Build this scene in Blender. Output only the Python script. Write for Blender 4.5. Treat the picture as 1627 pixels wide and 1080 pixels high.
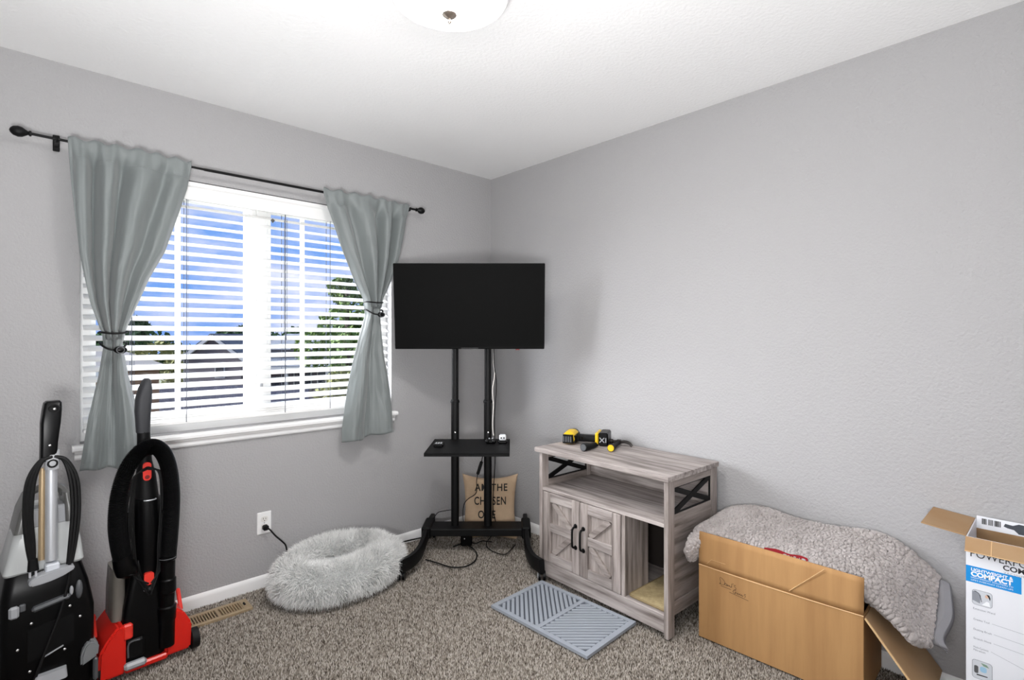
import bpy, bmesh, math, random
import numpy as np
from mathutils import Matrix, Vector, Euler, noise

for o in list(bpy.data.objects):
    bpy.data.objects.remove(o)
S = bpy.context.scene
COL = S.collection
PI = math.pi
rnd = random.Random(7)

# ------------------------------------------------------------------ camera
ANG = math.radians(46.88)                      # heading of the lens, from +x
AX = Vector((math.cos(ANG), math.sin(ANG), 0))  # forward
RX = Vector((math.sin(ANG), -math.cos(ANG), 0))  # right
CAM = Vector((-2.486, -2.879, 1.296))
cd = bpy.data.cameras.new('camera')
cam = bpy.data.objects.new('camera', cd)
COL.objects.link(cam)
cd.sensor_width = 36.0
cd.lens = 830.0 / 1627.0 * 36.0
cd.shift_y = -4.7 / 1627.0
cd.clip_start = 0.05
cd.clip_end = 400
cam.location = CAM
cam.rotation_euler = (PI / 2, 0, ANG - PI / 2)
S.camera = cam

# ------------------------------------------------------------------ sky, sun, exposure
S.view_settings.view_transform = 'Standard'
S.view_settings.look = 'None'
S.view_settings.gamma = 1.0
S.view_settings.use_curve_mapping = False
S.view_settings.exposure = 0.32
S.cycles.use_denoising = True
S.cycles.max_bounces = 10
S.cycles.diffuse_bounces = 6
S.cycles.transparent_max_bounces = 12
S.cycles.sample_clamp_indirect = 6.0

SKY_STRENGTH = .95
LAMP_EMIT = 58.0
SUN_E = 24.0

w = bpy.data.worlds.new('sky')
S.world = w
w.use_nodes = True
nt = w.node_tree
nt.nodes.clear()
N = nt.nodes.new
L = nt.links.new
out = N('ShaderNodeOutputWorld'); bg = N('ShaderNodeBackground')
tc = N('ShaderNodeTexCoord'); mp = N('ShaderNodeMapping'); mp.inputs['Scale'].default_value = (2.2, 2.2, 5.5)
nz = N('ShaderNodeTexNoise'); nz.inputs['Scale'].default_value = 1.9; nz.inputs['Detail'].default_value = 7
nz.inputs['Roughness'].default_value = .58
cr = N('ShaderNodeValToRGB')
cr.color_ramp.elements[0].position = .42; cr.color_ramp.elements[0].color = (.15, .33, .78, 1)
cr.color_ramp.elements[1].position = .66; cr.color_ramp.elements[1].color = (.78, .80, .92, 1)
e_ = cr.color_ramp.elements.new(.54); e_.color = (.42, .52, .82, 1)
L(tc.outputs['Generated'], mp.inputs['Vector']); L(mp.outputs['Vector'], nz.inputs['Vector'])
L(nz.outputs['Fac'], cr.inputs['Fac']); L(cr.outputs['Color'], bg.inputs['Color'])
bg.inputs['Strength'].default_value = SKY_STRENGTH
L(bg.outputs['Background'], out.inputs['Surface'])

sd = bpy.data.lights.new('sun', 'SUN')
sun = bpy.data.objects.new('sun', sd)
COL.objects.link(sun)
sd.energy = SUN_E
sd.angle = math.radians(60)                    # disc widened to stand in for bright sky daylight through the window
sd.color = (.95, .97, 1.0)
sun.location = (-8, 9, 6)
sun.rotation_euler = Vector((.57, -.74, -.30)).to_track_quat('-Z', 'Y').to_euler()

# unseen fill lamp added beside the camera, aimed up to brighten the ceiling
fd = bpy.data.lights.new('bounce_fill', 'AREA')
fill_lamp = bpy.data.objects.new('bounce_fill', fd)
COL.objects.link(fill_lamp)
fd.shape = 'DISK'
fd.size = .5
fd.energy = 53
fd.color = (1.0, 1.0, 1.0)
fill_lamp.location = (-2.65, -2.80, 1.0)
fill_lamp.rotation_euler = Vector((.45, .50, 1.0)).to_track_quat('-Z', 'Y').to_euler()

# ------------------------------------------------------------------ helpers
def lin(h):
    h = h.lstrip('#')
    v = [int(h[i:i + 2], 16) / 255 for i in (0, 2, 4)]
    return tuple((c / 12.92 if c <= .04045 else ((c + .055) / 1.055) ** 2.4) for c in v) + (1.0,)


def mat(name, col, rough=.5, metal=0.0, bump=None, var=None, spec=.5, emit=None, alpha=1.0, sheen=0.0, coat=0.0):
    """bump=(scale, strength, distance[, stretch]); var=(colour2, scale[, stretch, lo, hi])"""
    m = bpy.data.materials.new(name)
    m.use_nodes = True
    t = m.node_tree
    b = t.nodes['Principled BSDF']
    c = lin(col) if isinstance(col, str) else col
    b.inputs['Base Color'].default_value = c
    b.inputs['Roughness'].default_value = rough
    b.inputs['Metallic'].default_value = metal
    b.inputs['Specular IOR Level'].default_value = spec
    b.inputs['Alpha'].default_value = alpha
    b.inputs['Sheen Weight'].default_value = sheen
    b.inputs['Coat Weight'].default_value = coat
    if emit:
        b.inputs['Emission Color'].default_value = c
        b.inputs['Emission Strength'].default_value = emit
    if bump or var:
        tcn = t.nodes.new('ShaderNodeTexCoord')
    if var:
        mpn = t.nodes.new('ShaderNodeMapping')
        mpn.inputs['Scale'].default_value = var[2] if len(var) > 2 and var[2] else (1, 1, 1)
        n = t.nodes.new('ShaderNodeTexNoise')
        n.inputs['Scale'].default_value = var[1]
        n.inputs['Detail'].default_value = 6
        n.inputs['Roughness'].default_value = .6
        r = t.nodes.new('ShaderNodeValToRGB')
        r.color_ramp.elements[0].color = c
        r.color_ramp.elements[1].color = lin(var[0])
        r.color_ramp.elements[0].position = var[3] if len(var) > 3 else .35
        r.color_ramp.elements[1].position = var[4] if len(var) > 4 else .65
        t.links.new(tcn.outputs['Object'], mpn.inputs['Vector'])
        t.links.new(mpn.outputs['Vector'], n.inputs['Vector'])
        t.links.new(n.outputs['Fac'], r.inputs['Fac'])
        t.links.new(r.outputs['Color'], b.inputs['Base Color'])
    if bump:
        mpb = t.nodes.new('ShaderNodeMapping')
        mpb.inputs['Scale'].default_value = bump[3] if len(bump) > 3 else (1, 1, 1)
        n2 = t.nodes.new('ShaderNodeTexNoise')
        n2.inputs['Scale'].default_value = bump[0]
        n2.inputs['Detail'].default_value = 3
        bp = t.nodes.new('ShaderNodeBump')
        bp.inputs['Strength'].default_value = bump[1]
        bp.inputs['Distance'].default_value = bump[2]
        t.links.new(tcn.outputs['Object'], mpb.inputs['Vector'])
        t.links.new(mpb.outputs['Vector'], n2.inputs['Vector'])
        t.links.new(n2.outputs['Fac'], bp.inputs['Height'])
        t.links.new(bp.outputs['Normal'], b.inputs['Normal'])
    return m


def attr_mat(name, rough=.9, sheen=0.0):
    m = bpy.data.materials.new(name)
    m.use_nodes = True
    t = m.node_tree
    b = t.nodes['Principled BSDF']
    a = t.nodes.new('ShaderNodeAttribute')
    a.attribute_name = 'tint'
    t.links.new(a.outputs['Color'], b.inputs['Base Color'])
    b.inputs['Roughness'].default_value = rough
    b.inputs['Specular IOR Level'].default_value = .15
    b.inputs['Sheen Weight'].default_value = sheen
    return m


def glass_mat(name, tint=(1, 1, 1, 1), refl=.06, rough=.02):
    m = bpy.data.materials.new(name)
    m.use_nodes = True
    t = m.node_tree
    t.nodes.clear()
    o = t.nodes.new('ShaderNodeOutputMaterial')
    mx = t.nodes.new('ShaderNodeMixShader')
    tr = t.nodes.new('ShaderNodeBsdfTransparent'); tr.inputs['Color'].default_value = tint
    gl = t.nodes.new('ShaderNodeBsdfGlossy'); gl.inputs['Roughness'].default_value = rough
    mx.inputs[0].default_value = refl
    t.links.new(tr.outputs[0], mx.inputs[1]); t.links.new(gl.outputs[0], mx.inputs[2])
    t.links.new(mx.outputs[0], o.inputs['Surface'])
    return m


def spline(pts, n):
    """Catmull-Rom through pts, n samples per span"""
    P = [Vector(p) for p in pts]
    P = [P[0] * 2 - P[1]] + P + [P[-1] * 2 - P[-2]]
    res = []
    for i in range(1, len(P) - 2):
        a, b, c, d = P[i - 1:i + 3]
        for k in range(n):
            t = k / n
            res.append(.5 * ((2 * b) + (c - a) * t + (2 * a - 5 * b + 4 * c - d) * t * t + (3 * b - a - 3 * c + d) * t ** 3))
    res.append(P[-2].copy())
    return res


class MB:
    def __init__(s):
        s.bm = bmesh.new()

    def box(s, x0, x1, y0, y1, z0, z1, bev=0.0, M=None, seg=1):
        r = bmesh.ops.create_cube(s.bm, size=1)
        vs = r['verts']
        bmesh.ops.scale(s.bm, verts=vs, vec=(x1 - x0, y1 - y0, z1 - z0))
        bmesh.ops.translate(s.bm, verts=vs, vec=((x0 + x1) / 2, (y0 + y1) / 2, (z0 + z1) / 2))
        if bev:
            es = list({e for v in vs for e in v.link_edges})
            rr = bmesh.ops.bevel(s.bm, geom=es, offset=bev, segments=seg, affect='EDGES', clamp_overlap=True)
            vs = list({v for f in rr['faces'] for v in f.verts} | {v for v in vs if v.is_valid})
        if M is not None:
            bmesh.ops.transform(s.bm, matrix=M, verts=[v for v in vs if v.is_valid])
        return s

    def bar(s, p0, p1, wid, thk, up=(0, 0, 1), bev=0.0):
        """rectangular bar from p0 to p1; wid is across, thk along up"""
        p0 = Vector(p0); p1 = Vector(p1)
        d = (p1 - p0); ln = d.length; d.normalize()
        u = Vector(up); sd_ = d.cross(u).normalized(); u = sd_.cross(d)
        M = Matrix((sd_, d, u)).transposed().to_4x4()
        M.translation = (p0 + p1) / 2
        return s.box(-wid / 2, wid / 2, -ln / 2, ln / 2, -thk / 2, thk / 2, bev, M)

    def cyl(s, p0, p1, r0, r1=None, n=16):
        return s.loft_axis([(p0, r0), (p1, r0 if r1 is None else r1)], n)

    def loft_axis(s, items, n=16):
        """round sections (centre, radius) along a straight axis"""
        p0 = Vector(items[0][0]); p1 = Vector(items[-1][0])
        d = (p1 - p0).normalized()
        a = d.orthogonal().normalized(); b = d.cross(a)
        rings = [[Vector(c) + (a * math.cos(2 * PI * k / n) + b * math.sin(2 * PI * k / n)) * r for k in range(n)] for c, r in items]
        return s.loft(rings)

    def lathe(s, prof, c=(0, 0, 0), n=24, M=None):
        """profile (r, z) turned about z"""
        c = Vector(c)
        rings = [[Vector((r * math.cos(2 * PI * k / n), r * math.sin(2 * PI * k / n), z)) for k in range(n)] for r, z in prof]
        if M is not None:
            rings = [[M @ v for v in g] for g in rings]
        return s.loft([[v + c for v in g] for g in rings])

    def tube(s, pts, r, n=8, ripple=None):
        P = [Vector(p) for p in pts]
        rings = []
        prev = None
        for i, p in enumerate(P):
            d = (P[min(i + 1, len(P) - 1)] - P[max(i - 1, 0)]).normalized()
            if prev is None:
                a = d.orthogonal().normalized()
            else:
                a = (prev - d * prev.dot(d)).normalized()
            prev = a
            b = d.cross(a)
            rr = r[i] if isinstance(r, (list, tuple)) else r
            if ripple:
                rr += ripple * (1 if i % 2 else -1)
            rings.append([p + (a * math.cos(2 * PI * k / n) + b * math.sin(2 * PI * k / n)) * rr for k in range(n)])
        return s.loft(rings)

    def loft(s, rings, caps=True, closed=True):
        V = [[s.bm.verts.new(v) for v in g] for g in rings]
        n = len(V[0])
        for i in range(len(V) - 1):
            for k in range(n if closed else n - 1):
                k2 = (k + 1) % n
                s.bm.faces.new((V[i][k], V[i][k2], V[i + 1][k2], V[i + 1][k]))
        if caps:
            s.bm.faces.new(list(reversed(V[0]))); s.bm.faces.new(V[-1])
        return s

    def sections(s, secs, rad=.01, n=3):
        """stack of rounded rectangles (z, x0, x1, y0, y1)"""
        rings = []
        for z, x0, x1, y0, y1 in secs:
            r = min(rad, (x1 - x0) / 2.01, (y1 - y0) / 2.01)
            g = []
            for cx, cy, a0 in ((x1 - r, y1 - r, 0), (x0 + r, y1 - r, PI / 2), (x0 + r, y0 + r, PI), (x1 - r, y0 + r, 1.5 * PI)):
                for k in range(n + 1):
                    a = a0 + PI / 2 * k / n
                    g.append(Vector((cx + r * math.cos(a), cy + r * math.sin(a), z)))
            rings.append(g)
        return s.loft(rings)

    def prism(s, poly, axis, a0, a1, bev=0.0):
        """2-D polygon pushed along an axis: 'x' takes (y,z), 'y' takes (x,z), 'z' takes (x,y)"""
        def P(q, a):
            return {'x': (a, q[0], q[1]), 'y': (q[0], a, q[1]), 'z': (q[0], q[1], a)}[axis]
        A = [s.bm.verts.new(P(q, a0)) for q in poly]
        B = [s.bm.verts.new(P(q, a1)) for q in poly]
        n = len(poly)
        fs = [s.bm.faces.new(A), s.bm.faces.new(list(reversed(B)))]
        for k in range(n):
            fs.append(s.bm.faces.new((A[(k + 1) % n], A[k], B[k], B[(k + 1) % n])))
        bmesh.ops.recalc_face_normals(s.bm, faces=fs)
        if bev:
            es = list({e for f in fs for e in f.edges})
            bmesh.ops.bevel(s.bm, geom=es, offset=bev, segments=2, affect='EDGES', clamp_overlap=True)
        return s

    def ball(s, c, r, sc=(1, 1, 1), n=12):
        rr = bmesh.ops.create_uvsphere(s.bm, u_segments=n, v_segments=max(6, n // 2), radius=r)
        bmesh.ops.scale(s.bm, verts=rr['verts'], vec=sc)
        bmesh.ops.translate(s.bm, verts=rr['verts'], vec=c)
        return s

    def torus(s, c, R, r, M=None, n=24, m=8):
        rings = []
        for i in range(n + 1):
            a = 2 * PI * i / n
            g = []
            for k in range(m):
                b = 2 * PI * k / m
                v = Vector(((R + r * math.cos(b)) * math.cos(a), (R + r * math.cos(b)) * math.sin(a), r * math.sin(b)))
                g.append((M @ v if M is not None else v) + Vector(c))
            rings.append(g)
        return s.loft(rings, caps=False)

    def grid(s, rows):
        V = [[s.bm.verts.new(v) for v in g] for g in rows]
        for i in range(len(V) - 1):
            for k in range(len(V[0]) - 1):
                s.bm.faces.new((V[i][k], V[i][k + 1], V[i + 1][k + 1], V[i + 1][k]))
        return s

    def build(s, name, m, parent=None, smooth=True, recalc=True, weld=0.0):
        if weld:
            bmesh.ops.remove_doubles(s.bm, verts=s.bm.verts, dist=weld)
        if recalc:
            bmesh.ops.recalc_face_normals(s.bm, faces=s.bm.faces)
        me = bpy.data.meshes.new(name)
        o = bpy.data.objects.new(name, me)
        if parent is None:            # own origin at the middle of its base
            xs = [v.co for v in s.bm.verts]
            c = Vector(((min(v.x for v in xs) + max(v.x for v in xs)) / 2, (min(v.y for v in xs) + max(v.y for v in xs)) / 2, min(v.z for v in xs)))
            bmesh.ops.translate(s.bm, verts=s.bm.verts, vec=-c)
            o.location = c
        s.bm.to_mesh(me)
        s.bm.free()
        if smooth:
            me.shade_smooth()
            me.set_sharp_from_angle(angle=.6)
        if m is not None:
            me.materials.append(m)
        COL.objects.link(o)
        if parent is not None:
            o.parent = parent
        return o


def tag(o, label, cat, group=None):
    o['label'] = label
    o['category'] = cat
    if group:
        o['group'] = group
    return o


def thing(name, label, cat, loc=(0, 0, 0), rz=0.0, group=None):
    o = bpy.data.objects.new(name, None)
    o.empty_display_size = .1
    COL.objects.link(o)
    o.location = loc
    o.rotation_euler = (0, 0, rz)
    return tag(o, label, cat, group)


def struct(o):
    o['kind'] = 'structure'
    return o


def dup(o, parent, loc):
    c = o.copy()
    COL.objects.link(c)
    c.parent = parent
    c.location = loc
    return c


def raw_mesh(name, V, F, m, parent=None, tint=None, smooth=False, loc=None):
    """numpy arrays to a mesh; F is (n,k)"""
    me = bpy.data.meshes.new(name)
    k = F.shape[1]
    me.vertices.add(len(V)); me.vertices.foreach_set('co', V.astype(np.float32).ravel())
    me.loops.add(F.size); me.loops.foreach_set('vertex_index', F.astype(np.int32).ravel())
    me.polygons.add(len(F))
    me.polygons.foreach_set('loop_start', np.arange(0, F.size, k, dtype=np.int32))
    me.update(calc_edges=True)
    if tint is not None:
        a = me.color_attributes.new('tint', 'FLOAT_COLOR', 'POINT')
        a.data.foreach_set('color', np.concatenate([tint, np.ones((len(tint), 1))], 1).astype(np.float32).ravel())
    if smooth:
        me.shade_smooth()
    me.materials.append(m)
    o = bpy.data.objects.new(name, me)
    COL.objects.link(o)
    if parent is not None:
        o.parent = parent
    return o


def text_tris(body, size, spacing=1.0, align='LEFT', offset=0.0):
    cu = bpy.data.curves.new('t', 'FONT')
    cu.body = body; cu.size = size; cu.space_character = spacing; cu.align_x = align; cu.offset = offset
    cu.resolution_u = 3
    o = bpy.data.objects.new('t', cu)
    COL.objects.link(o)
    me = bpy.data.meshes.new_from_object(o.evaluated_get(bpy.context.evaluated_depsgraph_get()))
    vs = [v.co.copy() for v in me.vertices]
    fs = [tuple(p.vertices) for p in me.polygons]
    bpy.data.objects.remove(o); bpy.data.curves.remove(cu); bpy.data.meshes.remove(me)
    return vs, fs


def lettering(body, size, fn, m, parent, spacing=1.0, align='LEFT', offset=0.0, name='lettering', width=None):
    """flat print; fn maps (u, v) to a point on the surface"""
    vs, fs = text_tris(body, size, spacing, align, offset)
    if width:
        w0 = max(v.x for v in vs) - min(v.x for v in vs)
        vs = [Vector((v.x * width / w0, v.y, 0)) for v in vs]
    b = MB()
    V = [b.bm.verts.new(fn(v.x, v.y)) for v in vs]
    for f in fs:
        try:
            b.bm.faces.new([V[i] for i in f])
        except ValueError:
            pass
    return b.build(name, m, parent, smooth=False, recalc=False)


def strokes(lines, wd, fn, m, parent, name='handwriting'):
    """pen strokes: ribbons of width wd through (u,v) points"""
    b = MB()
    for ln in lines:
        pts = [Vector((p[0], p[1], 0)) for p in ln]
        pts = spline(pts, 5) if len(pts) > 2 else pts
        rows = []
        for i, p in enumerate(pts):
            d = (pts[min(i + 1, len(pts) - 1)] - pts[max(i - 1, 0)]).normalized()
            n_ = Vector((-d.y, d.x, 0)) * wd / 2
            rows.append([fn(*(p + n_).xy), fn(*(p - n_).xy)])
        b.grid(rows)
    return b.build(name, m, parent, smooth=False, recalc=False)


# ------------------------------------------------------------------ materials
wall_m = mat('grey_wall_paint', '#aaa9aa', .75, bump=(95, .55, .006), spec=.25)
ceil_m = mat('white_ceiling_paint', '#f9f9f9', .85, bump=(70, .35, .006), spec=.2)
trim_m = mat('white_trim_paint', '#f2f2f2', .35)
vinyl_m = mat('white_vinyl', '#efefee', .35)
slat_m = mat('white_faux_wood', '#f4f4f3', .4)
glass_m = glass_mat('window_glass', refl=.012)
cord_w = mat('pale_cord', '#c9c9cc', .8)
cordgrey_m = mat('grey_ladder_cord', '#5d626e', .8)  # one even grey for all the blind cords
black_m = mat('black_metal', '#060607', .5, bump=(300, .08, .001), spec=.25)
blackp_m = mat('black_plastic', '#040405', .33, bump=(220, .06, .001), spec=.22)
blackm_m = mat('matt_black_plastic', '#070708', .55, bump=(400, .12, .001), spec=.2)
rubber_m = mat('black_rubber', '#0a0a0b', .6, spec=.3)
screen_m = mat('dark_screen', '#0d0d0d', .6, spec=.05)
bezel_m = mat('black_bezel', '#030303', .5, spec=.1)
silver_m = mat('brushed_silver', '#d4d7dc', .42, .6, bump=(60, .05, .001, (1, 1, .05)))
greyp_m = mat('grey_plastic', '#a5a7ab', .4)
greyd_m = mat('dark_grey_plastic', '#55575a', .4)
screw_m = mat('bright_screw', '#e2e2e2', .25, .8)
red_m = mat('red_plastic', '#d8241a', .32, bump=(150, .05, .001))
redb_m = mat('bright_red_plastic', '#e8382c', .4)
curt_m = mat('sage_grey_satin', '#777d7d', .5, bump=(420, .12, .0015), sheen=.3)
tan_m = mat('tan_cloth', '#cfb496', .85, bump=(500, .3, .001), var=('#c0a486', 9))
ink_m = mat('black_ink', '#15120f', .7)
pen_m = mat('pen_ink', '#33261a', .7)
card_m = mat('brown_cardboard', '#b68c5b', .8, bump=(30, .2, .002, (9, 1, .6)), var=('#a87e50', 3.2, (6, 1, .5)))
card2_m = mat('inner_cardboard', '#a88a68', .85, bump=(40, .2, .001), var=('#a3805a', 6))
cardd_m = mat('cardboard_edge', '#d8b486', .9, bump=(200, .5, .002))
white_card_m = mat('white_printed_card', '#e9ebf1', .45, bump=(14, .15, .004))
blue_m = mat('blue_print', '#1090dc', .45)
brass_m = mat('tan_enamel', '#a28e70', .45, .1)
dark_m = mat('dark_hollow', '#0a0807', .9)
nickel_m = mat('brushed_nickel', '#9a8f86', .3, .9)
pile_m = attr_mat('carpet_pile', .95)
fur_m = attr_mat('plush_fur', .85, .2)
backing_m = mat('carpet_backing', '#5e554b', .95)
yellow_m = mat('yellow_plastic', '#e8bf1c', .4)
sisal_m = mat('beige_sisal', '#b9a77f', .9, bump=(240, .8, .003), var=('#a3916b', 60))
matg_m = mat('grey_rubber', '#9aa0a9', .6, bump=(300, .15, .001))
matd_m = mat('grey_rubber_groove', '#565c66', .7)
redcloth_m = mat('red_cloth', '#8e1420', .9, bump=(120, .4, .003))
pink_m = mat('skin_print', '#d9b49c', .5)
pgrey_m = mat('grey_print', '#8f939b', .5)
plight_m = mat('pale_print', '#cfd3da', .5)
pgreen_m = mat('green_print', '#7d9a86', .5)


def wood(name, axis, a='#a39a95', b='#6f6763', sc=7):
    st = [14, 14, 14]
    st['xyz'.index(axis)] = 1.1
    m = mat(name, a, .55, bump=(9, .25, .002, tuple(st)), var=(b, 2.6, tuple(st), .38, .72))
    return m


wx = wood('grey_oak_along', 'x', '#b2a9a5', '#5f5551')
wy = wood('grey_oak_deep', 'y', '#9a908b', '#50463f')
wz = wood('grey_oak_upright', 'z', '#ada39e', '#5c524d')
wd_ = wood('grey_oak_plank', 'x', '#a99f9a', '#594f4b')

# ------------------------------------------------------------------ the room
H = 2.44
XL, YB = -2.95, -3.10
wx0, wx1, wz0, wz1 = -2.309, -.815, .84, 2.046       # window opening
floor = struct(MB().box(XL - .1, .1, YB - .1, .15, -.15, -.012).build('floor', backing_m, smooth=False))
struct(MB().box(XL - .1, .12, YB - .1, .15, H, H + .15).build('ceiling', ceil_m, smooth=False))
b = MB()
b.box(XL - .1, wx0, 0, .15, -.05, H).box(wx1, .12, 0, .15, -.05, H)
b.box(wx0, wx1, 0, .15, -.05, wz0).box(wx0, wx1, 0, .15, wz1, H)
struct(b.build('wall_left', wall_m, smooth=False))
struct(MB().box(0, .12, YB - .1, 0, -.05, H).build('wall_right', wall_m, smooth=False))
struct(MB().box(XL - .1, XL, YB - .1, 0, -.05, H).build('wall_side', wall_m, smooth=False))
struct(MB().box(XL - .1, .12, YB - .1, YB, -.05, H).build('wall_back', wall_m, smooth=False))
bbp = [(0, -.01), (-.013, -.01), (-.013, .036), (-.010, .046), (-.006, .052), (-.003, .056), (0, .056)]
struct(MB().prism([(p[0], p[1]) for p in bbp], 'x', XL, 0).build('baseboard_left', trim_m))
struct(MB().prism([(p[0], p[1]) for p in bbp], 'y', YB, 0).build('baseboard_right', trim_m))

# carpet pile: short tufts, each its own little peak
rg = np.random.default_rng(3)
sp = .0050
gx, gy = np.meshgrid(np.arange(-2.8, -.002, sp), np.arange(-2.75, -.002, sp))
P = np.stack([gx.ravel(), gy.ravel()], 1)
P += rg.uniform(-.45, .45, P.shape) * sp
rel = P - np.array([CAM.x, CAM.y])
Zd = rel @ np.array([AX.x, AX.y]); Ld = rel @ np.array([RX.x, RX.y])
P = P[(Zd > 1.62) & (np.abs(Ld) < Zd * 1.08 + .12) & (P[:, 0] < -.014) & (P[:, 1] < -.014)]
n = len(P)
hgt = rg.uniform(.008, .0135, n); rad = rg.uniform(.0026, .0040, n)
ph = rg.uniform(0, 2 * PI, n)
V = np.zeros((n, 4, 3))
for k in range(3):
    V[:, k, 0] = P[:, 0] + rad * np.cos(ph + k * 2 * PI / 3)
    V[:, k, 1] = P[:, 1] + rad * np.sin(ph + k * 2 * PI / 3)
    V[:, k, 2] = -.013
V[:, 3, 0] = P[:, 0] + rg.uniform(-.003, .003, n)
V[:, 3, 1] = P[:, 1] + rg.uniform(-.003, .003, n)
V[:, 3, 2] = -.012 + hgt
F = np.array([[0, 1, 3], [1, 2, 3], [2, 0, 3]])[None] + (np.arange(n) * 4)[:, None, None]
cols = np.array([lin('#d8cdbf')[:3], lin('#a59a8c')[:3], lin('#857a6d')[:3], lin('#5b5147')[:3], lin('#c0b4a4')[:3]])
ti = cols[rg.choice(5, n, p=[.22, .27, .2, .13, .18])]
ti = np.repeat(ti[:, None, :], 4, 1)
ti *= .78 * np.array([.97, 1.0, 1.06])
pile = raw_mesh('carpet_pile', V.reshape(-1, 3), F.reshape(-1, 3), pile_m, None, ti.reshape(-1, 3))
pile.parent = floor
pile.location = -floor.location
pile['kind'] = 'stuff'

# ------------------------------------------------------------------ window
win = struct(thing('window_1', 'white vinyl sliding window behind white blinds', 'window', ((wx0 + wx1) / 2, .11, wz0)))
del win['category']
lx = lambda x: x - (wx0 + wx1) / 2
b = MB()
hw = (wx1 - wx0) / 2
hh = wz1 - wz0
for (x0, x1, z0, z1) in ((-hw, -hw + .04, .045, hh - .045), (hw - .04, hw, .045, hh - .045), (-hw, hw, 0, .045), (-hw, hw, hh - .045, hh)):
    b.box(x0, x1, -.04, .0395, z0, z1)
b.build('window_frame', vinyl_m, win)
b = MB(); mc = lx(-1.565)
b.box(mc - .04, mc - .012, -.03, .03, .04, hh - .04, .004)
b.box(mc - .012, mc + .04, -.038, .022, .04, hh - .04, .004)
b.build('meeting_stile', vinyl_m, win)
MB().box(mc + .002, mc + .014, -.05, -.036, .18, .23, .003).build('latch', greyp_m, win)
for x0, x1, y in ((-hw + .04, mc - .04, .012), (mc + .04, hw - .04, -.008)):
    b = MB()
    for q in ((x0, x0 + .022, .085, hh - .08), (x1 - .022, x1, .085, hh - .08), (x0, x1, .045, .085), (x0, x1, hh - .08, hh - .045)):
        b.box(q[0], q[1], y - .015, y + .015, q[2], q[3])
    b.build('sash', vinyl_m, win)
    MB().box(x0 + .02, x1 - .02, y + .006, y + .009, .08, hh - .075).build('pane', glass_m, win, smooth=False)
    xm = lx(-1.929) if x0 < mc - .3 else lx(-1.327)
    b = MB()
    b.box(xm - .0115, xm + .0115, y - .004, y + .003, .08, hh - .08)
    b.box(x0 + .02, x1 - .02, y - .004, y + .003, .86, .878)
    b.build('muntin', vinyl_m, win, smooth=False)
# sill: stool with a rounded nose, apron moulding below
st = MB().prism([(.075, .812), (-.035, .812), (-.041, .818), (-.041, .83), (-.034, .838), (.075, .838)], 'x', wx0 - .027, wx1 + .024)
st = struct(st.build('trim_1', trim_m))
st['label'] = 'white window stool with apron moulding below the blinds'
ap = MB().prism([(0, .776), (-.012, .776), (-.016, .784), (-.014, .796), (-.024, .806), (-.024, .812), (0, .812)], 'x', wx0 - .018, wx1 + .014)
struct(ap.build('trim_2', trim_m))

# ------------------------------------------------------------------ blinds
bl = thing('window_blind', 'white wide-slat horizontal blind hanging in the window', 'blind', (-1.562, .035, .85))
hwid = .738
b = MB().prism([(-.03, 1.105), (-.03, 1.165), (-.037, 1.172), (-.037, 1.19), (.02, 1.19), (.02, 1.125), (-.02, 1.105)], 'x', -hwid, hwid)
b.build('valance', slat_m, bl)
tilt = math.radians(25)
ct, stt = math.cos(tilt), math.sin(tilt)
prof = []
for (u, h_) in ((-.025, 0), (-.012, .0022), (.0, .0030), (.012, .0022), (.025, 0), (.0245, -.0028), (.012, -.0006), (0, .0002), (-.012, -.0006), (-.0245, -.0028)):
    prof.append((u * ct - h_ * stt, u * stt + h_ * ct))      # room edge low, street edge high
s0 = None
pitch = .0452
zz = 1.075
k = 0
while zz > .10:
    if s0 is None:
        s0 = MB().prism(prof, 'x', -hwid + .004, hwid - .004).build('slat', slat_m, bl)
        s0.location = (0, 0, zz)
    else:
        dup(s0, bl, (0, 0, zz))
    zz -= pitch
    k += 1
for q in range(3):          # slats resting on the rail
    dup(s0, bl, (0, 0, .085 - q * .011))
MB().box(-hwid + .003, hwid - .003, -.025, .025, .030, .048, .004).build('bottom_rail', slat_m, bl)
for x in (-2.128, -1.915, -1.455, -1.205, -.93):
    X = x + 1.562
    for y in (-.027, .027):
        MB().cyl((X, y, .04), (X, y, 1.11), .0017, n=5).build('ladder_cord', cordgrey_m, bl)
    MB().cyl((X + .012, 0, .04), (X + .012, 0, 1.11), .0010, n=5).build('lift_cord', cordgrey_m, bl)
b = MB()
for x in (-1.462, -1.448):
    b.cyl((x + 1.562, -.034, 1.08), (x + 1.562, -.034, .47), .0014, n=5)
b.cyl((-1.455 + 1.562, -.034, .43), (-1.455 + 1.562, -.034, .47), .005, .003, 8)
b.build('pull_cord', cordgrey_m, bl)
b = MB().lathe([(.001, .012), (.009, .004), (.011, 0), (.006, -.004), (.001, -.012)], (-1.522 + 1.562, -.034, 1.06), 10)
b.build('valance_clip', greyd_m, bl)

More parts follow.
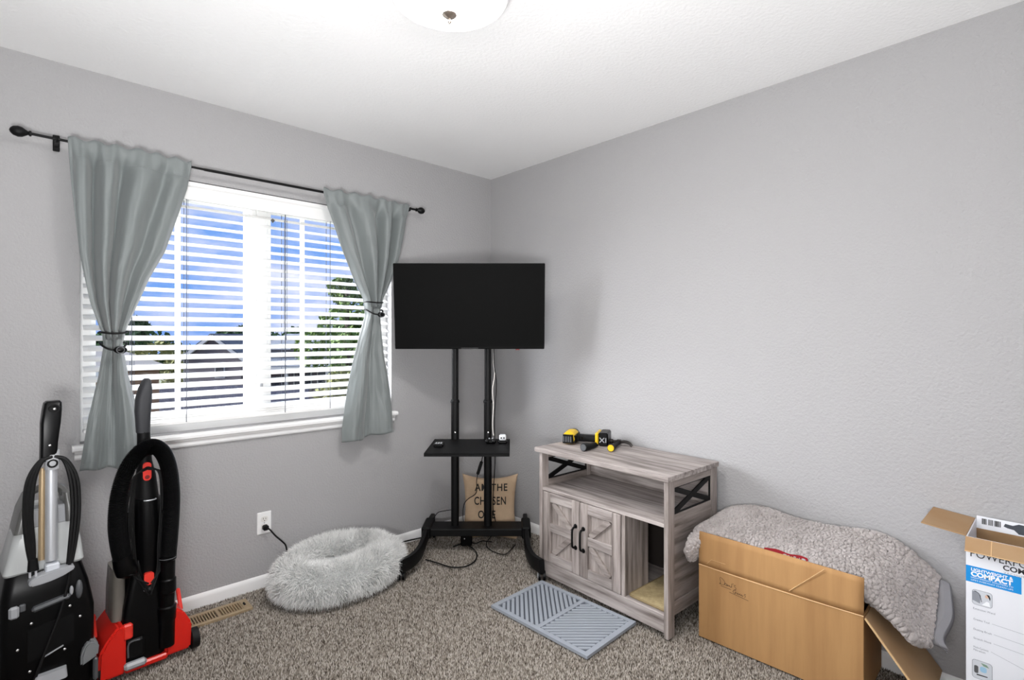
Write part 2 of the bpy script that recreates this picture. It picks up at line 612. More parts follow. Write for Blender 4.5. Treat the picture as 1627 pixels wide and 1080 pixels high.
# ------------------------------------------------------------------ curtain rod
rod = thing('curtain_rod', 'thin black curtain rod with ball ends above the window', 'curtain rod', (-1.58, -.08, 2.085))
cx_ = -1.58
b = MB().cyl((-2.46 - cx_, 0, .012), (-1.85 - cx_, 0, .003), .0055, n=10).cyl((-1.86 - cx_, 0, .003), (-.69 - cx_, 0, .008), .0068, n=10)
b.build('pole', black_m, rod)
for sx, x, z in ((-1, -2.46, .012), (1, -.69, .008)):
    Mr = Matrix.Rotation(sx * PI / 2, 4, 'Y')
    MB().lathe([(.006, 0), (.011, .002), (.011, .007), (.007, .01), (.012, .018), (.019, .028), (.021, .04), (.017, .054), (.009, .062), (.001, .065)], (x - cx_, 0, z), 16, Mr).build('finial', black_m, rod)
for x, z in ((-2.385, .011), (-.735, .008)):
    X = x - cx_
    b = MB().box(X - .011, X + .011, .066, .08, z - .03, z + .035, .002)
    b.bar((X, .07, z - .012), (X, -.004, z - .012), .012, .006)
    b.tube([(X, -.013 * math.cos(a), z - .012 * math.sin(a) + .001) for a in [PI * q / 8 for q in range(-1, 10)]], .0035, 6)
    b.build('bracket', black_m, rod)


# ------------------------------------------------------------------ curtains
def interp(tab, z):
    tab = sorted(tab)
    zs = [t[0] for t in tab]; xs = [t[1] for t in tab]
    return float(np.interp(z, zs, xs))


def curtain(name, label, LT, RT, ztie, folds, flip, ztop, zbot):
    o = thing(name, label, 'curtain', ((LT[-1][1] + RT[-1][1]) / 2, -.08, zbot), group=None)
    base = Vector(o.location)
    nu, nv = 150, 110
    rows = []
    for j in range(nv + 1):
        v = j / nv
        z = ztop + (zbot - ztop) * v
        xl, xr = interp(LT, z), interp(RT, z)
        wdt = xr - xl
        above = z > ztie
        pinch = math.exp(-((z - ztie) / .16) ** 2)
        row = []
        for i in range(nu + 1):
            u = i / nu
            uu = 1 - u if flip else u
            # folds crowd on the outer side, a flat sweep on the inner side
            uw = uu + .03 * math.sin(uu * 9 + z * 2)
            if above:
                dens = folds * (max(uw, 0.0) ** .85)
                amp = .036 * (1 - .75 * max(0, (uu - .58) / .42)) * (1 - .35 * pinch)
                top = min(1, max(0, (z - (ztop - .10)) / .07))
                amp = amp * (1 - .45 * top)
                f = math.sin(2 * PI * dens + .5 * math.sin(z * 5))
                f = 1 - 2 * (1 - (.5 + .5 * f)) ** 1.8
                d = amp * f + .004 * math.sin(2 * PI * dens * 2.7 + 1) * (.25 + 1.6 * top)
                if uu > .72 and top < .2:
                    d += .010 * math.sin((uu - .72) / .28 * PI)
            else:
                t = min(1, (ztie - z) / .45)
                f = math.sin(2 * PI * (uu * 1.45 + .12) + .3 * math.sin(z * 7))
                f2 = -math.exp(-((uu - .56 - .05 * math.sin(z * 4)) / .05) ** 2) * 2.2 * max(.15, 1 - t * .8)
                d = (.016 + .014 * t) * f + .016 * f2 + .004 * noise.noise(Vector((u * 7, z * 9, 3 + ztie)))
            if above and top > 0:
                d = d * (1 - .75 * top) + .012 * top
            d += .0035 * noise.noise(Vector((u * 9, z * 6, ztie))) + .0025 * noise.noise(Vector((u * 24, z * 14, ztie + 5)))
            bulge = .020 * math.sin(PI * u) * (1 + pinch * .6)
            x = xl + wdt * u
            zz_ = z
            hem = 0
            if j > nv - 3:
                zz_ += .010 * math.sin(uu * 4.2 + 1) + .004 * math.sin(uu * 17)
            if j < 3:
                zz_ += .007 * math.sin(2 * PI * folds * 1.7 * uu) * (1 - j / 3)
            row.append(Vector((x, -.085 - bulge - d, zz_)) - base)
        rows.append(row)
    bmd = MB().grid(rows)
    ob = bmd.build('drape', curt_m, o, recalc=False)
    md = ob.modifiers.new('thick', 'SOLIDIFY'); md.thickness = .0025; md.offset = 0
    # stitched lines: heading seam and bottom hem, raised threads
    for vj in (int(nv * .055), nv - 7):
        pts = [rows[vj][i] + Vector((0, -.0016, 0)) for i in range(0, nu + 1, 2)]
        MB().tube(pts, .0009, 4).build('seam', curt_m, o)
    return o


LT1 = [(2.101, -2.353), (1.903, -2.341), (1.648, -2.318), (1.441, -2.283), (1.31, -2.243), (1.262, -2.237), (1.124, -2.256), (.969, -2.287), (.743, -2.316)]
RT1 = [(2.088, -1.915), (1.983, -1.93), (1.86, -1.965), (1.681, -2.017), (1.563, -2.073), (1.421, -2.126), (1.324, -2.162), (1.261, -2.171), (1.119, -2.149), (.979, -2.119), (.741, -2.101)]
LT2 = [(2.08, -1.289), (1.977, -1.243), (1.776, -1.169), (1.621, -1.101), (1.516, -1.047), (1.425, -1.035), (1.207, -1.093), (.994, -1.139), (.766, -1.177)]
RT2 = [(2.103, -.748), (1.935, -.783), (1.776, -.827), (1.638, -.879), (1.522, -.933), (1.428, -.95), (1.204, -.929), (.976, -.891), (.708, -.857)]
curtain('curtain', 'sage grey curtain gathered at the left end of the window', LT1, RT1, 1.29, 3.6, False, 2.108, .735)
curtain('curtain', 'sage grey curtain gathered beside the television', LT2, RT2, 1.47, 3.7, True, 2.108, .715)


def tieback(label, xc, z, hw_, side):
    o = thing('curtain_tieback', label, 'tieback', (xc, -.105, z - .05))
    for dz, sag in ((.045, .006), (.0, .030)):
        pts = []
        for k in range(33):
            a = 2 * PI * k / 32
            pts.append(Vector((hw_ * math.cos(a), .05 * math.sin(a), .05 + dz - sag * max(0, -math.sin(a)) ** 1.5 * 1.0)))
        MB().tube(pts, .0042, 7).build('loop', rubber_m, o)
    Mk = Matrix.Rotation(side * .35, 4, 'Y')
    MB().ball((side * .018, -.056, .02), .021, (1.15, .55, .75), 14).build('magnet_button', blackp_m, o)
    MB().torus((side * .018, -.064, .02), .013, .002, Matrix.Rotation(PI / 2, 4, 'X'), 18, 6).build('button_ring', greyd_m, o)
    return o


tieback('black magnetic tieback holding the left sage grey curtain', -2.206, 1.272, .046, 1)
tieback('black magnetic tieback holding the curtain beside the television', -.993, 1.455, .052, 1)

# ------------------------------------------------------------------ ceiling lamp
cl = thing('ceiling_light', 'round white frosted-glass flush ceiling light with metal finial', 'ceiling light', (-1.495, -1.53, H))
MB().lathe([(.001, 0), (.172, 0), (.186, -.006), (.190, -.020), (.190, -.060), (.184, -.066), (.162, -.066), (.160, -.040), (.001, -.040)], n=40).build('shield_rim', trim_m, cl)  # unseen band added around the bowl to keep its light off the ceiling
dome_m = mat('lit_frosted_glass', (1.0, .98, .955, 1), .4, emit=LAMP_EMIT)
MB().lathe([(.160, -.058), (.160, -.064), (.148, -.076), (.125, -.089), (.098, -.099), (.066, -.107), (.034, -.112), (.002, -.1135)], n=40).build('glass_dome', dome_m, cl)
MB().lathe([(.001, -.112), (.022, -.115), (.024, -.120), (.018, -.126), (.008, -.129), (.004, -.133), (.006, -.138), (.007, -.142), (.004, -.148), (.001, -.150)], n=18).build('finial', nickel_m, cl)

# ------------------------------------------------------------------ television and stand
RZ = ANG - PI / 2
tvs = thing('tv_stand', 'black rolling television stand with two poles and a shelf in the corner', 'tv stand',
            CAM.xy.to_3d() + AX * 3.0 - RX * .23, RZ)
for x in (-.119, .082):
    MB().sections([(.14, x - .024, x + .024, .18, .228), (.905, x - .024, x + .024, .18, .228)], .02, 5).build('pole', black_m, tvs)
    MB().sections([(.895, x - .0205, x + .0205, .184, .224), (1.62, x - .0205, x + .0205, .184, .224)], .017, 5).build('upper_pole', black_m, tvs)
    MB().sections([(.895, x - .0275, x + .0275, .177, .231), (.903, x - .0275, x + .0275, .177, .231), (.914, x - .0225, x + .0225, .182, .226)], .022, 5).build('collar', blackm_m, tvs)
    for z in (.715, .63, .648, .61):
        MB().ball((x + .003, .178, z), .0055, (1, .6, 1), 8).build('bolt', screw_m, tvs)
b = MB().box(-.243, .217, -.2, .2, .664, .672, .002)
b.box(-.243, .217, -.2, -.194, .655, .672).box(-.243, -.238, -.2, .2, .655, .672).box(.212, .217, -.2, .2, .655, .672)
b.build('shelf', blackm_m, tvs)
for x in (-.119, .082):
    MB().box(x - .03, x + .03, .06, .19, .640, .664, .003).build('shelf_bracket', black_m, tvs)
MB().box(-.285, .325, .13, .27, .100, .145, .006).build('base_bar', black_m, tvs)
for sx, x in ((-1, -.285), (1, .315)):
    ex = x + sx * .074
    path = spline([(x, .40, .112), (x, .27, .122), (x, .14, .118), (x + sx * .002, .05, .098), (x + sx * .010, -.05, .080), (x + sx * .034, -.15, .076), (ex, -.235, .083)], 6)
    rings = []
    for i, p in enumerate(path):
        d = (path[min(i + 1, len(path) - 1)] - path[max(i - 1, 0)]).normalized()
        sdv = Vector((0, 0, 1)).cross(d).normalized()
        up = d.cross(sdv)
        hw_, hh_ = .015, .035
        rings.append([p + sdv * hw_ * a + up * hh_ * c for a, c in ((-1, -.8), (-.8, -1), (.8, -1), (1, -.8), (1, .75), (.7, 1), (-.7, 1), (-1, .75))])
    MB().loft(rings).build('leg', black_m, tvs)
    MB().box(x - .028, x + .028, .12, .30, .088, .158, .008).build('leg_sleeve', blackm_m, tvs)
    for y, z, xx in ((-.205, .06, ex), (.385, .085, x)):
        c = MB().cyl((xx, y, z - .002), (xx, y, .05), .009, n=10)
        c.box(xx - .020, xx + .020, y - .016, y + .016, .03, .052, .006)
        c = c.build('caster', blackm_m, tvs)
        for q in (-1, 1):
            MB().cyl((xx + q * .007, y - .008, .0245), (xx + q * .019, y - .008, .0245), .0245, n=18).build('wheel', blackp_m, c)
        MB().torus((xx - .0205, y - .008, .0245), .013, .002, Matrix.Rotation(PI / 2, 4, 'Y'), 16, 6).build('wheel_rim', silver_m, c)
b = MB()
for x in (-.119, .082):
    b.box(x - .015, x + .015, .10, .185, 1.28, 1.66, .003)
b.box(-.2, .16, .105, .125, 1.42, 1.50, .003)
b.build('mount_bracket', black_m, tvs)

tv = thing('television', 'black flat-screen television switched off on a rolling stand', 'television',
           CAM.xy.to_3d() + AX * 3.045 - RX * .2465 + Vector((0, 0, 1.2255)), RZ)
tvt = Matrix.Rotation(math.radians(6.5), 4, 'X')
def tvb(*a, bev=.003):
    return MB().box(*a, bev, tvt)
tvb(-.436, .436, 0, .028, 0, .496, bev=.004).build('casing', bezel_m, tv)
tvb(-.428, .428, -.0015, .002, .014, .489, bev=.0).build('screen', screen_m, tv, smooth=False)
tvb(-.30, .30, .026, .058, .03, .33, bev=.01).build('rear_housing', blackm_m, tv)
tvb(.268, .290, .004, .018, -.007, .001, bev=.002).build('sensor', mat('dark_red_lens', '#7c1216', .3), tv)
tvb(-.05, .05, -.0022, .0, .002, .009, bev=0).build('lower_trim', blackp_m, tv, smooth=False)

# little things on the shelf
def on_shelf(name, label, cat, lx_, ly_):
    p = CAM.xy.to_3d() + AX * (3.0 + ly_) + RX * (lx_ - .23) + Vector((0, 0, .672))
    return thing(name, label, cat, p, RZ)
r = on_shelf('remote_control', 'short black remote control with white buttons at left of tv shelf', 'remote', -.19, .0)
MB().box(-.026, .026, -.04, .04, 0, .016, .004).build('body', blackp_m, r)
for i in range(3):
    for j in range(2):
        MB().box(-.019 + i * .014, -.009 + i * .014, -.022 + j * .022, -.008 + j * .022, .0155, .018, .001).build('button', greyp_m, r)
r = on_shelf('game_controller', 'small black game controller lying in front of right pole on tv shelf', 'controller', .105, .07)
b = MB().box(-.022, .022, -.02, .02, .0, .026, .008).ball((-.02, -.016, .014), .013).ball((.02, -.016, .014), .013)
b.build('body', blackp_m, r)
for x, y in ((-.008, .0), (.01, .006)):
    MB().cyl((x, y, .025), (x, y, .031), .005, n=10).build('thumbstick', greyp_m, r)
r = on_shelf('camera_cube', 'small white-faced cube on a black base at right end of tv shelf', 'camera', .175, .075)
MB().box(-.026, .026, -.022, .022, 0, .018, .006).build('base', blackp_m, r)
MB().box(-.020, .020, -.020, .018, .018, .05, .006).build('body', mat('white_gloss', '#e8ebef', .3), r)
for x in (-.008, .008):
    MB().cyl((x, -.0225, .034), (x, -.019, .034), .0045, n=10).build('lens', blackp_m, r)

# cables on and around the stand
def cable(name, label, pts, r, m, cat='cable', n=6, k=6):
    P_ = [CAM.xy.to_3d() + AX * p[1] + RX * p[0] + Vector((0, 0, p[2])) for p in pts]
    o = MB().tube(spline(P_, k), r, n).build(name, m)
    return tag(o, label, cat)
cable('video_cable', 'white cable hanging down beside the right pole below television', [(-.10, 3.16, 1.30), (-.112, 3.17, 1.16), (-.106, 3.18, 1.07), (-.118, 3.18, .98), (-.113, 3.17, .88), (-.118, 3.17, .76), (-.112, 3.16, .70)], .0035, mat('white_cable', '#d8d4cf', .5))
cable('power_cable', 'thin black cable running down behind right pole to the carpet', [(-.105, 3.13, 1.30), (-.108, 3.14, 1.14), (-.096, 3.23, 1.0), (-.108, 3.23, .80), (-.105, 3.25, .55), (-.115, 3.25, .35), (-.12, 3.30, .20), (-.10, 3.32, .08), (-.16, 3.22, .012), (-.05, 3.10, .006), (.02, 3.24, .006)], .003, rubber_m)
pc = thing('adapter_cable', 'black cable with inline block hanging before the tan pillow', 'cable', CAM.xy.to_3d() + AX * 3.24 + RX * -.2 + Vector((0, 0, .3)), RZ)
MB().tube(spline([(.03, 0, .33), (.018, 0, .26), (.012, 0, .225)], 6), .003, 6).build('lead', rubber_m, pc)
MB().bar((.012, 0, .225), (-.013, 0, .145), .02, .016, (0, 1, 0), .004).build('inline_block', blackm_m, pc)
MB().tube(spline([(-.013, 0, .145), (-.02, 0, .10), (-.018, 0, .05), (-.03, 0, .02), (-.075, 0, -.01), (-.10, 0.01, -.05), (-.105, .015, -.12), (-.10, 0.03, -.2), (-.09, .03, -.29)], 6), .0025, 6).build('lead', rubber_m, pc)
cable('floor_cable', 'black cable looping over the carpet under stand base bar', [(-.50, 3.02, .01), (-.42, 2.98, .006), (-.34, 2.93, .006), (-.26, 2.94, .006), (-.21, 3.02, .008), (-.22, 3.14, .01), (-.30, 3.25, .01), (-.36, 3.20, .012)], .004, rubber_m)
cable('stand_cable', 'thin black cable stretched between rear of stand and left pole', [(-.36, 3.26, .22), (-.42, 3.26, .212), (-.47, 3.28, .19), (-.50, 3.30, .12), (-.48, 3.3, .01)], .0022, rubber_m)
# power brick under the bar
ps = thing('power_brick', 'black power brick standing on carpet under the tv stand base bar', 'power brick', CAM.xy.to_3d() + AX * 3.26 + RX * -.285 + Vector((0, 0, 0)), RZ + .1)
MB().box(-.035, .035, -.03, .03, 0, .075, .008).build('body', blackp_m, ps)
MB().ball((-.012, -.031, .05), .004, (1, .6, 1), 8).build('light', screw_m, ps)
MB().tube(spline([(.034, 0, .012), (.06, -.01, .01), (.10, .03, .008), (.16, .01, .008)], 6), .003, 6).build('lead', rubber_m, ps)

# ------------------------------------------------------------------ pillow
pl = thing('throw_pillow', 'tan square pillow with hand-painted black words behind tv stand', 'pillow', CAM.xy.to_3d() + AX * 3.43 + RX * -.145, RZ)
lean = math.radians(11)
PW, PH = .185, .212
def pill(u, v, side):
    """u,v in -1..1; side -1 faces the room"""
    e = max(0, (1 - abs(u) ** 3.2)) ** .5 * max(0, (1 - abs(v) ** 3.2)) ** .5
    th = .062 * e
    pinch_x = 1 - .13 * (1 - abs(v) ** 2) * abs(u) ** 6
    pinch_z = 1 - .15 * (1 - abs(u) ** 2) * abs(v) ** 6
    wr = .013 * noise.noise(Vector((u * 2.2 + v * 1.3, v * 2.0 - u * .6, 4.0))) + .010 * math.sin((u * .9 + v * 1.1) * 6) * max(0, u * .6 - v * .4)
    x = u * PW * pinch_x
    z = v * PH * pinch_z
    y = side * th + wr * (e ** .5) * (1 if side < 0 else .5)
    yy = y * math.cos(lean) + z * math.sin(lean)
    z2 = z * math.cos(lean) - y * math.sin(lean)
    return Vector((x + .018 * v * 0, yy, z2 + PH * .905 + .008 - .018))
ng = 40
b = MB()
for side in (-1, 1):
    b.grid([[pill(-1 + 2 * i / ng, -1 + 2 * j / ng, side) for i in range(ng + 1)] for j in range(ng + 1)])
b.build('cushion', tan_m, pl, weld=.0004)
def pf(cx0, cz0):
    def f(u, v):
        q = pill((u + cx0) / PW, (v + cz0) / PH, -1)
        return q + Vector((0, -.0035, 0))
    return f
for tx, x_, y_, wdt, sz in (('AM THE', .010, .108, .213, .066), ('CHOSEN', .004, .022, .205, .070), ('ONE', -.018, -.062, .112, .068)):
    lettering(tx, sz, pf(x_, y_), ink_m, pl, 1.12, 'CENTER', width=wdt, name='painted_words', offset=.0012)

# ------------------------------------------------------------------ wall outlet and its cord
wo = thing('wall_outlet', 'white duplex wall outlet above the round dog bed', 'outlet', (-1.566, 0, .27))
MB().box(-.0355, .0355, -.006, 0, 0, .114, .003).build('cover_plate', trim_m, wo)
for z in (.037, .077):
    b = MB().sections([(-.0085, -.0165, .0165, z - .0145, z + .0145), (-.005, -.0165, .0165, z - .0145, z + .0145)], .010, 4)
    for v in b.bm.verts:
        v.co = Vector((v.co.x, v.co.z, v.co.y))
    rc = b.build('receptacle', mat('ivory_plastic', '#e6e4e0', .4), wo)
    for x, h_ in ((-.006, .009), (.006, .007)):
        MB().box(x - .001, x + .001, -.0092, -.0084, z - .001, z - .001 + h_).build('slot', dark_m, rc, smooth=False)
    MB().cyl((0, -.0092, z - .008), (0, -.0084, z - .008), .0025, n=8).build('slot', dark_m, rc)
MB().cyl((0, -.0075, .057), (0, -.0055, .057), .003, n=10).build('screw', greyp_m, wo)
co = thing('power_lead', 'black power cord plugged into the lower outlet socket', 'cord', (-1.566, -.012, .307))
MB().box(-.014, .014, -.028, .002, -.013, .013, .006).build('plug', blackm_m, co)
MB().tube(spline([(0, -.024, .0), (.012, -.036, -.006), (.04, -.04, -.045), (.075, -.035, -.085), (.10, -.02, -.12), (.108, -.012, -.17), (.10, -.010, -.22), (.11, -.012, -.275), (.25, -.014, -.297), (.5, -.016, -.298), (.75, -.017, -.29), (.9, -.022, -.295), (1.05, -.05, -.298)], 6), .0042, 7).build('lead', rubber_m, co)

# ------------------------------------------------------------------ dog bed
bed = thing('dog_bed', 'round fluffy pale grey plush dog bed against the window wall', 'dog bed', (-1.267, -.268, 0), 0)
BA, BB, BT, BHT = .240, .145, .094, .076          # ring half-axes, tube radius, tube half-height
def ringpt(a, b_):
    """a round the ring, b_ round the tube (0 = outward, pi/2 = up)"""
    lift = .018 + .030 * max(0, math.sin(a)) ** 1.0
    nx_, ny_ = math.cos(a) / BA, math.sin(a) / BB
    l_ = math.hypot(nx_, ny_); nx_ /= l_; ny_ /= l_
    wob = 1 + .05 * math.sin(3 * a + 1) + .03 * math.sin(5 * a)
    rr = BT * wob
    c = Vector((BA * math.cos(a), BB * math.sin(a), BHT + lift * .6))
    return c + Vector((nx_ * rr * math.cos(b_), ny_ * rr * math.cos(b_), (BHT + lift * .4) * math.sin(b_))), Vector((nx_ * math.cos(b_), ny_ * math.cos(b_), math.sin(b_)))
bolster_m = mat('grey_plush_base', '#cdcfce', .95)
b = MB()
b.loft([[ringpt(2 * PI * i / 48, 2 * PI * k / 14)[0] for k in range(14)] for i in range(49)], caps=False)
b.build('bolster', bolster_m, bed)
MB().lathe([(.001, .035), (.10, .042), (.17, .05), (.20, .045), (.20, .0), (.001, .0)], n=40, M=Matrix.Diagonal((1.1, .66, 1, 1))).build('cushion', bolster_m, bed)
NF = 46000
rf = np.random.default_rng(5)
roots = np.zeros((NF, 3)); nors = np.zeros((NF, 3))
for i in range(NF):
    if i < NF * .84:
        a = rf.uniform(0, 2 * PI)
        bb = rf.uniform(-.75, PI + .45)
        p, q = ringpt(a, bb)
    else:
        rr = .19 * math.sqrt(rf.uniform()); a = rf.uniform(0, 2 * PI)
        p = Vector((rr * math.cos(a) * 1.1, rr * math.sin(a) * .66, .046)); q = Vector((0, 0, 1))
    roots[i] = p; nors[i] = q
ln = rf.uniform(.024, .044, NF)
clump = np.array([noise.noise_vector(Vector(p) * 16) for p in roots])
fine = rf.normal(0, .42, (NF, 3))
d1 = nors + fine * .5 + clump * .55
d1 /= np.linalg.norm(d1, axis=1)[:, None]
grav = np.array([0, 0, -.45])
d2 = d1 + fine * .5 + clump * .6 + grav
d2 /= np.linalg.norm(d2, axis=1)[:, None]
mid = roots + d1 * (ln * .5)[:, None]
tip = mid + d2 * (ln * .6)[:, None]
mid[:, 2] = np.maximum(mid[:, 2], .004); tip[:, 2] = np.maximum(tip[:, 2], .003)
ymax = .262                                                     # keep the pile off the wall
for q in (mid, tip):
    q[:, 1] = np.minimum(q[:, 1], ymax)
side = np.cross(d1, rf.normal(0, 1, (NF, 3))); side /= np.linalg.norm(side, axis=1)[:, None]
wv = .00125
V = np.stack([roots - side * wv, roots + side * wv, mid - side * wv * .8, mid + side * wv * .8, tip], 1)
idx = (np.arange(NF) * 5)[:, None, None]
F = np.array([[0, 1, 3], [0, 3, 2], [2, 3, 4]])[None] + idx
g = rf.uniform(.82, 1.08, (NF, 1))
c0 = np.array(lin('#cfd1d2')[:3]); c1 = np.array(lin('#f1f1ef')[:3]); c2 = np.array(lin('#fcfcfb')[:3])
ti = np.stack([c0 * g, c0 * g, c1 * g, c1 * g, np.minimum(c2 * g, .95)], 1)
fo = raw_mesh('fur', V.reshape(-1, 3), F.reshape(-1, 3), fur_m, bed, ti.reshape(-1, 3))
fo['kind'] = 'stuff'

# ------------------------------------------------------------------ floor vent
fv = thing('floor_vent', 'tan metal floor vent in the carpet by the baseboard', 'vent', (-1.822, -.152, .0), 0)
MB().box(-.120, .120, -.042, .042, -.011, -.004).build('duct', dark_m, fv, smooth=False)
b = MB()
for q in ((-.14, .14, -.058, -.038), (-.14, .14, .038, .058), (-.14, -.112, -.038, .038), (.105, .14, -.038, .038), (-.004, .010, -.038, .038)):
    b.box(q[0], q[1], q[2], q[3], -.008, .006, .0015)
b.build('cover_plate', brass_m, fv)
f0 = None
for i in range(19):
    x = -.106 + i * .0115
    if -.006 < x < .012:
        continue
    if f0 is None:
        f0 = MB().box(-.0026, .0026, -.038, .038, -.004, .005).build('louver', brass_m, fv, smooth=False)
        f0.location = (x, 0, 0)
    else:
        dup(f0, fv, (x, 0, 0))
MB().box(.012, .104, -.036, .036, -.0035, -.0015).build('damper', mat('dark_tan_enamel', '#7b6549', .5), fv, smooth=False)
MB().box(.113, .121, -.012, .012, .004, .012, .002).build('lever', dark_m, fv)

# ------------------------------------------------------------------ grey rubber mat
mt = thing('rubber_mat', 'grey rubber mat with slanted ridges before the wooden cabinet', 'mat', (-.657, -1.262, 0), math.radians(1.8))
mw, ml = .182, .285
MB().box(-mw + .004, mw - .004, -ml + .004, ml - .004, .0005, .006).build('mat_base', matd_m, mt)
b = MB()
for q in ((-mw, mw, -ml, -ml + .025), (-mw, mw, ml - .025, ml), (-mw, -mw + .022, -ml + .025, -.011), (mw - .022, mw, -ml + .025, -.011), (-mw, -mw + .022, .011, ml - .025), (mw - .022, mw, .011, ml - .025), (-mw, mw, -.011, .011)):
    b.box(q[0], q[1], q[2], q[3], -.0005, .0125)
b.build('mat_border', matg_m, mt)
def clip_line(c, d, x0, x1, y0, y1):
    t0, t1 = -9, 9
    for p_, q_, lo, hi in ((c[0], d[0], x0, x1), (c[1], d[1], y0, y1)):
        a_, b_ = (lo - p_) / q_, (hi - p_) / q_
        t0 = max(t0, min(a_, b_)); t1 = min(t1, max(a_, b_))
    return t0, t1
for (y0, y1, dirn) in ((.011, ml - .025, (.707, .707)), (-ml + .025, -.011, (-.707, .707))):
    x0, x1 = -mw + .022, mw - .022
    cxm, cym = 0, (y0 + y1) / 2
    nrm = (-dirn[1], dirn[0])
    for k in range(-10, 11):
        c = (cxm + nrm[0] * k * .0215, cym + nrm[1] * k * .0215)
        t0, t1 = clip_line(c, dirn, x0, x1, y0, y1)
        if t1 - t0 < .03:
            continue
        t0 += .002; t1 -= .002
        p0 = (c[0] + dirn[0] * t0, c[1] + dirn[1] * t0, .0075); p1 = (c[0] + dirn[0] * t1, c[1] + dirn[1] * t1, .0075)
        MB().bar(p0, p1, .0145, .009, (0, 0, 1), .002).build('ridge', matg_m, mt)

# ------------------------------------------------------------------ cabinet
cab = thing('storage_cabinet', 'grey oak cabinet with two barn doors and open side entry', 'cabinet', (-.447, -.898, 0), math.radians(-92.0))
D = .42
def cb(x0, x1, y0, y1, z0, z1, name, m, bev=.0015, parent=cab):
    return MB().box(x0, x1, y0, y1, z0, z1, bev).build(name, m, parent)
cb(-.005, .818, -.012, D + .004, .676, .700, 'top', wx)
for x0 in (.020, .788):
    for y0 in (0, D - .05):
        cb(x0, x0 + .022, y0, y0 + .05, .0, .676, 'post', wz)
    cb(x0 + .002, x0 + .020, .05, D - .05, .642, .676, 'side_rail', wy)
    cb(x0 + .002, x0 + .020, .05, D - .05, .468, .524, 'side_rail', wy)
    cb(x0 + .002, x0 + .020, .05, D - .05, .088, .148, 'side_rail', wy)
    cb(x0 + .007, x0 + .015, .05, D - .05, .148, .468, 'side_panel', wy)
    xb = x0 + .011
    b = MB()
    b.bar((xb, .05, .528), (xb, D - .05, .638), .007, .024, (0, 0, 1)).bar((xb - .001, .05, .638), (xb - .001, D - .05, .528), .007, .024, (0, 0, 1))
    b.box(xb - .004, xb + .004, .05, .055, .524, .642).box(xb - .004, xb + .004, D - .055, D - .05, .524, .642)
    b.box(xb - .004, xb + .004, .05, D - .05, .524, .529).box(xb - .004, xb + .004, .05, D - .05, .637, .642)
    b.build('cross_brace', black_m, cab)
cb(.042, .788, .004, D - .005, .474, .491, 'shelf', wx)
cb(.042, .788, D - .02, D - .008, .491, .60, 'back_panel', wx)
cb(.042, .788, D - .02, D - .012, .10, .474, 'back_panel', mat('shaded_backing_board', '#2a2320', .9))  # lower back coloured near black, standing in for shade inside the compartment
cb(.042, .788, .004, D - .02, .088, .100, 'bottom_board', wx)
cb(.042, .788, .002, .020, .022, .098, 'plinth', wx)
cb(.561, .581, .004, .19, .100, .474, 'divider', wz)
def door(x0, x1, flip):
    d = cb(x0 + .002, x1 - .002, .013, .022, .104, .471, 'door', wz)
    z0, z1 = .104, .471
    sw = .052
    zm = (.268 + .311) / 2
    for q in ((x0 + .002, x0 + sw), (x1 - sw, x1 - .002)):
        cb(q[0], q[1], .0, .014, z0, z1, 'stile', wz, .0012, d)
    for q in ((z0, z0 + .048), (zm - .022, zm + .022), (z1 - .048, z1)):
        cb(x0 + sw, x1 - sw, .0006, .014, q[0], q[1], 'rail', wx, .0012, d)
    a, c = x0 + sw, x1 - sw
    if flip:
        a, c = c, a
    s_ = 1 if c > a else -1
    MB().bar((a + s_ * .018, .0085, z1 - .05), (c - s_ * .012, .0085, zm + .024), .011, .028, (0, 0, 1), .001).build('diagonal', wd_, d)
    MB().bar((a + s_ * .018, .0085, z0 + .05), (c - s_ * .012, .0085, zm - .024), .011, .028, (0, 0, 1), .001).build('diagonal', wd_, d)
    hx = x1 - .026 if not flip else x0 + .026
    b = MB().tube(spline([(hx, .002, .345), (hx, -.02, .338), (hx, -.026, .32), (hx, -.026, .262), (hx, -.02, .244), (hx, .002, .237)], 5), .0055, 8)
    for z in (.345, .237):
        b.cyl((hx, .002, z), (hx, -.004, z), .012, .010, 12)
    b.build('handle', black_m, d)
door(.050, .308, False)
door(.308, .561, True)
# the sisal mat on the bottom board, behind the open entry
sm = thing('scratching_mat', 'beige sisal mat with rounded corners inside cabinet entry', 'mat', cab.matrix_basis @ Vector((.685, .17, .1)), math.radians(-92.0))
MB().sections([(0, -.1, .1, -.145, .2), (.008, -.1, .1, -.145, .2)], .02, 5).build('mat_base', sisal_m, sm)
pts = []
for cx0, cy0, a0 in ((.08, .18, 0), (-.08, .18, PI / 2), (-.08, -.125, PI), (.08, -.125, 1.5 * PI)):
    for k in range(6):
        pts.append((cx0 + .02 * math.cos(a0 + PI / 2 * k / 5), cy0 + .02 * math.sin(a0 + PI / 2 * k / 5), .006))
MB().tube(pts + pts[:1], .004, 6).build('binding', mat('brown_binding', '#8c7a58', .8), sm)

# ------------------------------------------------------------------ tools on the cabinet
TZ = .700
hsteel_m = mat('dark_steel', '#3a3634', .35, .7)
dr = thing('cordless_drill', 'yellow and black cordless drill lying on the cabinet top', 'drill', (-.17, -.98, TZ), math.radians(-62))
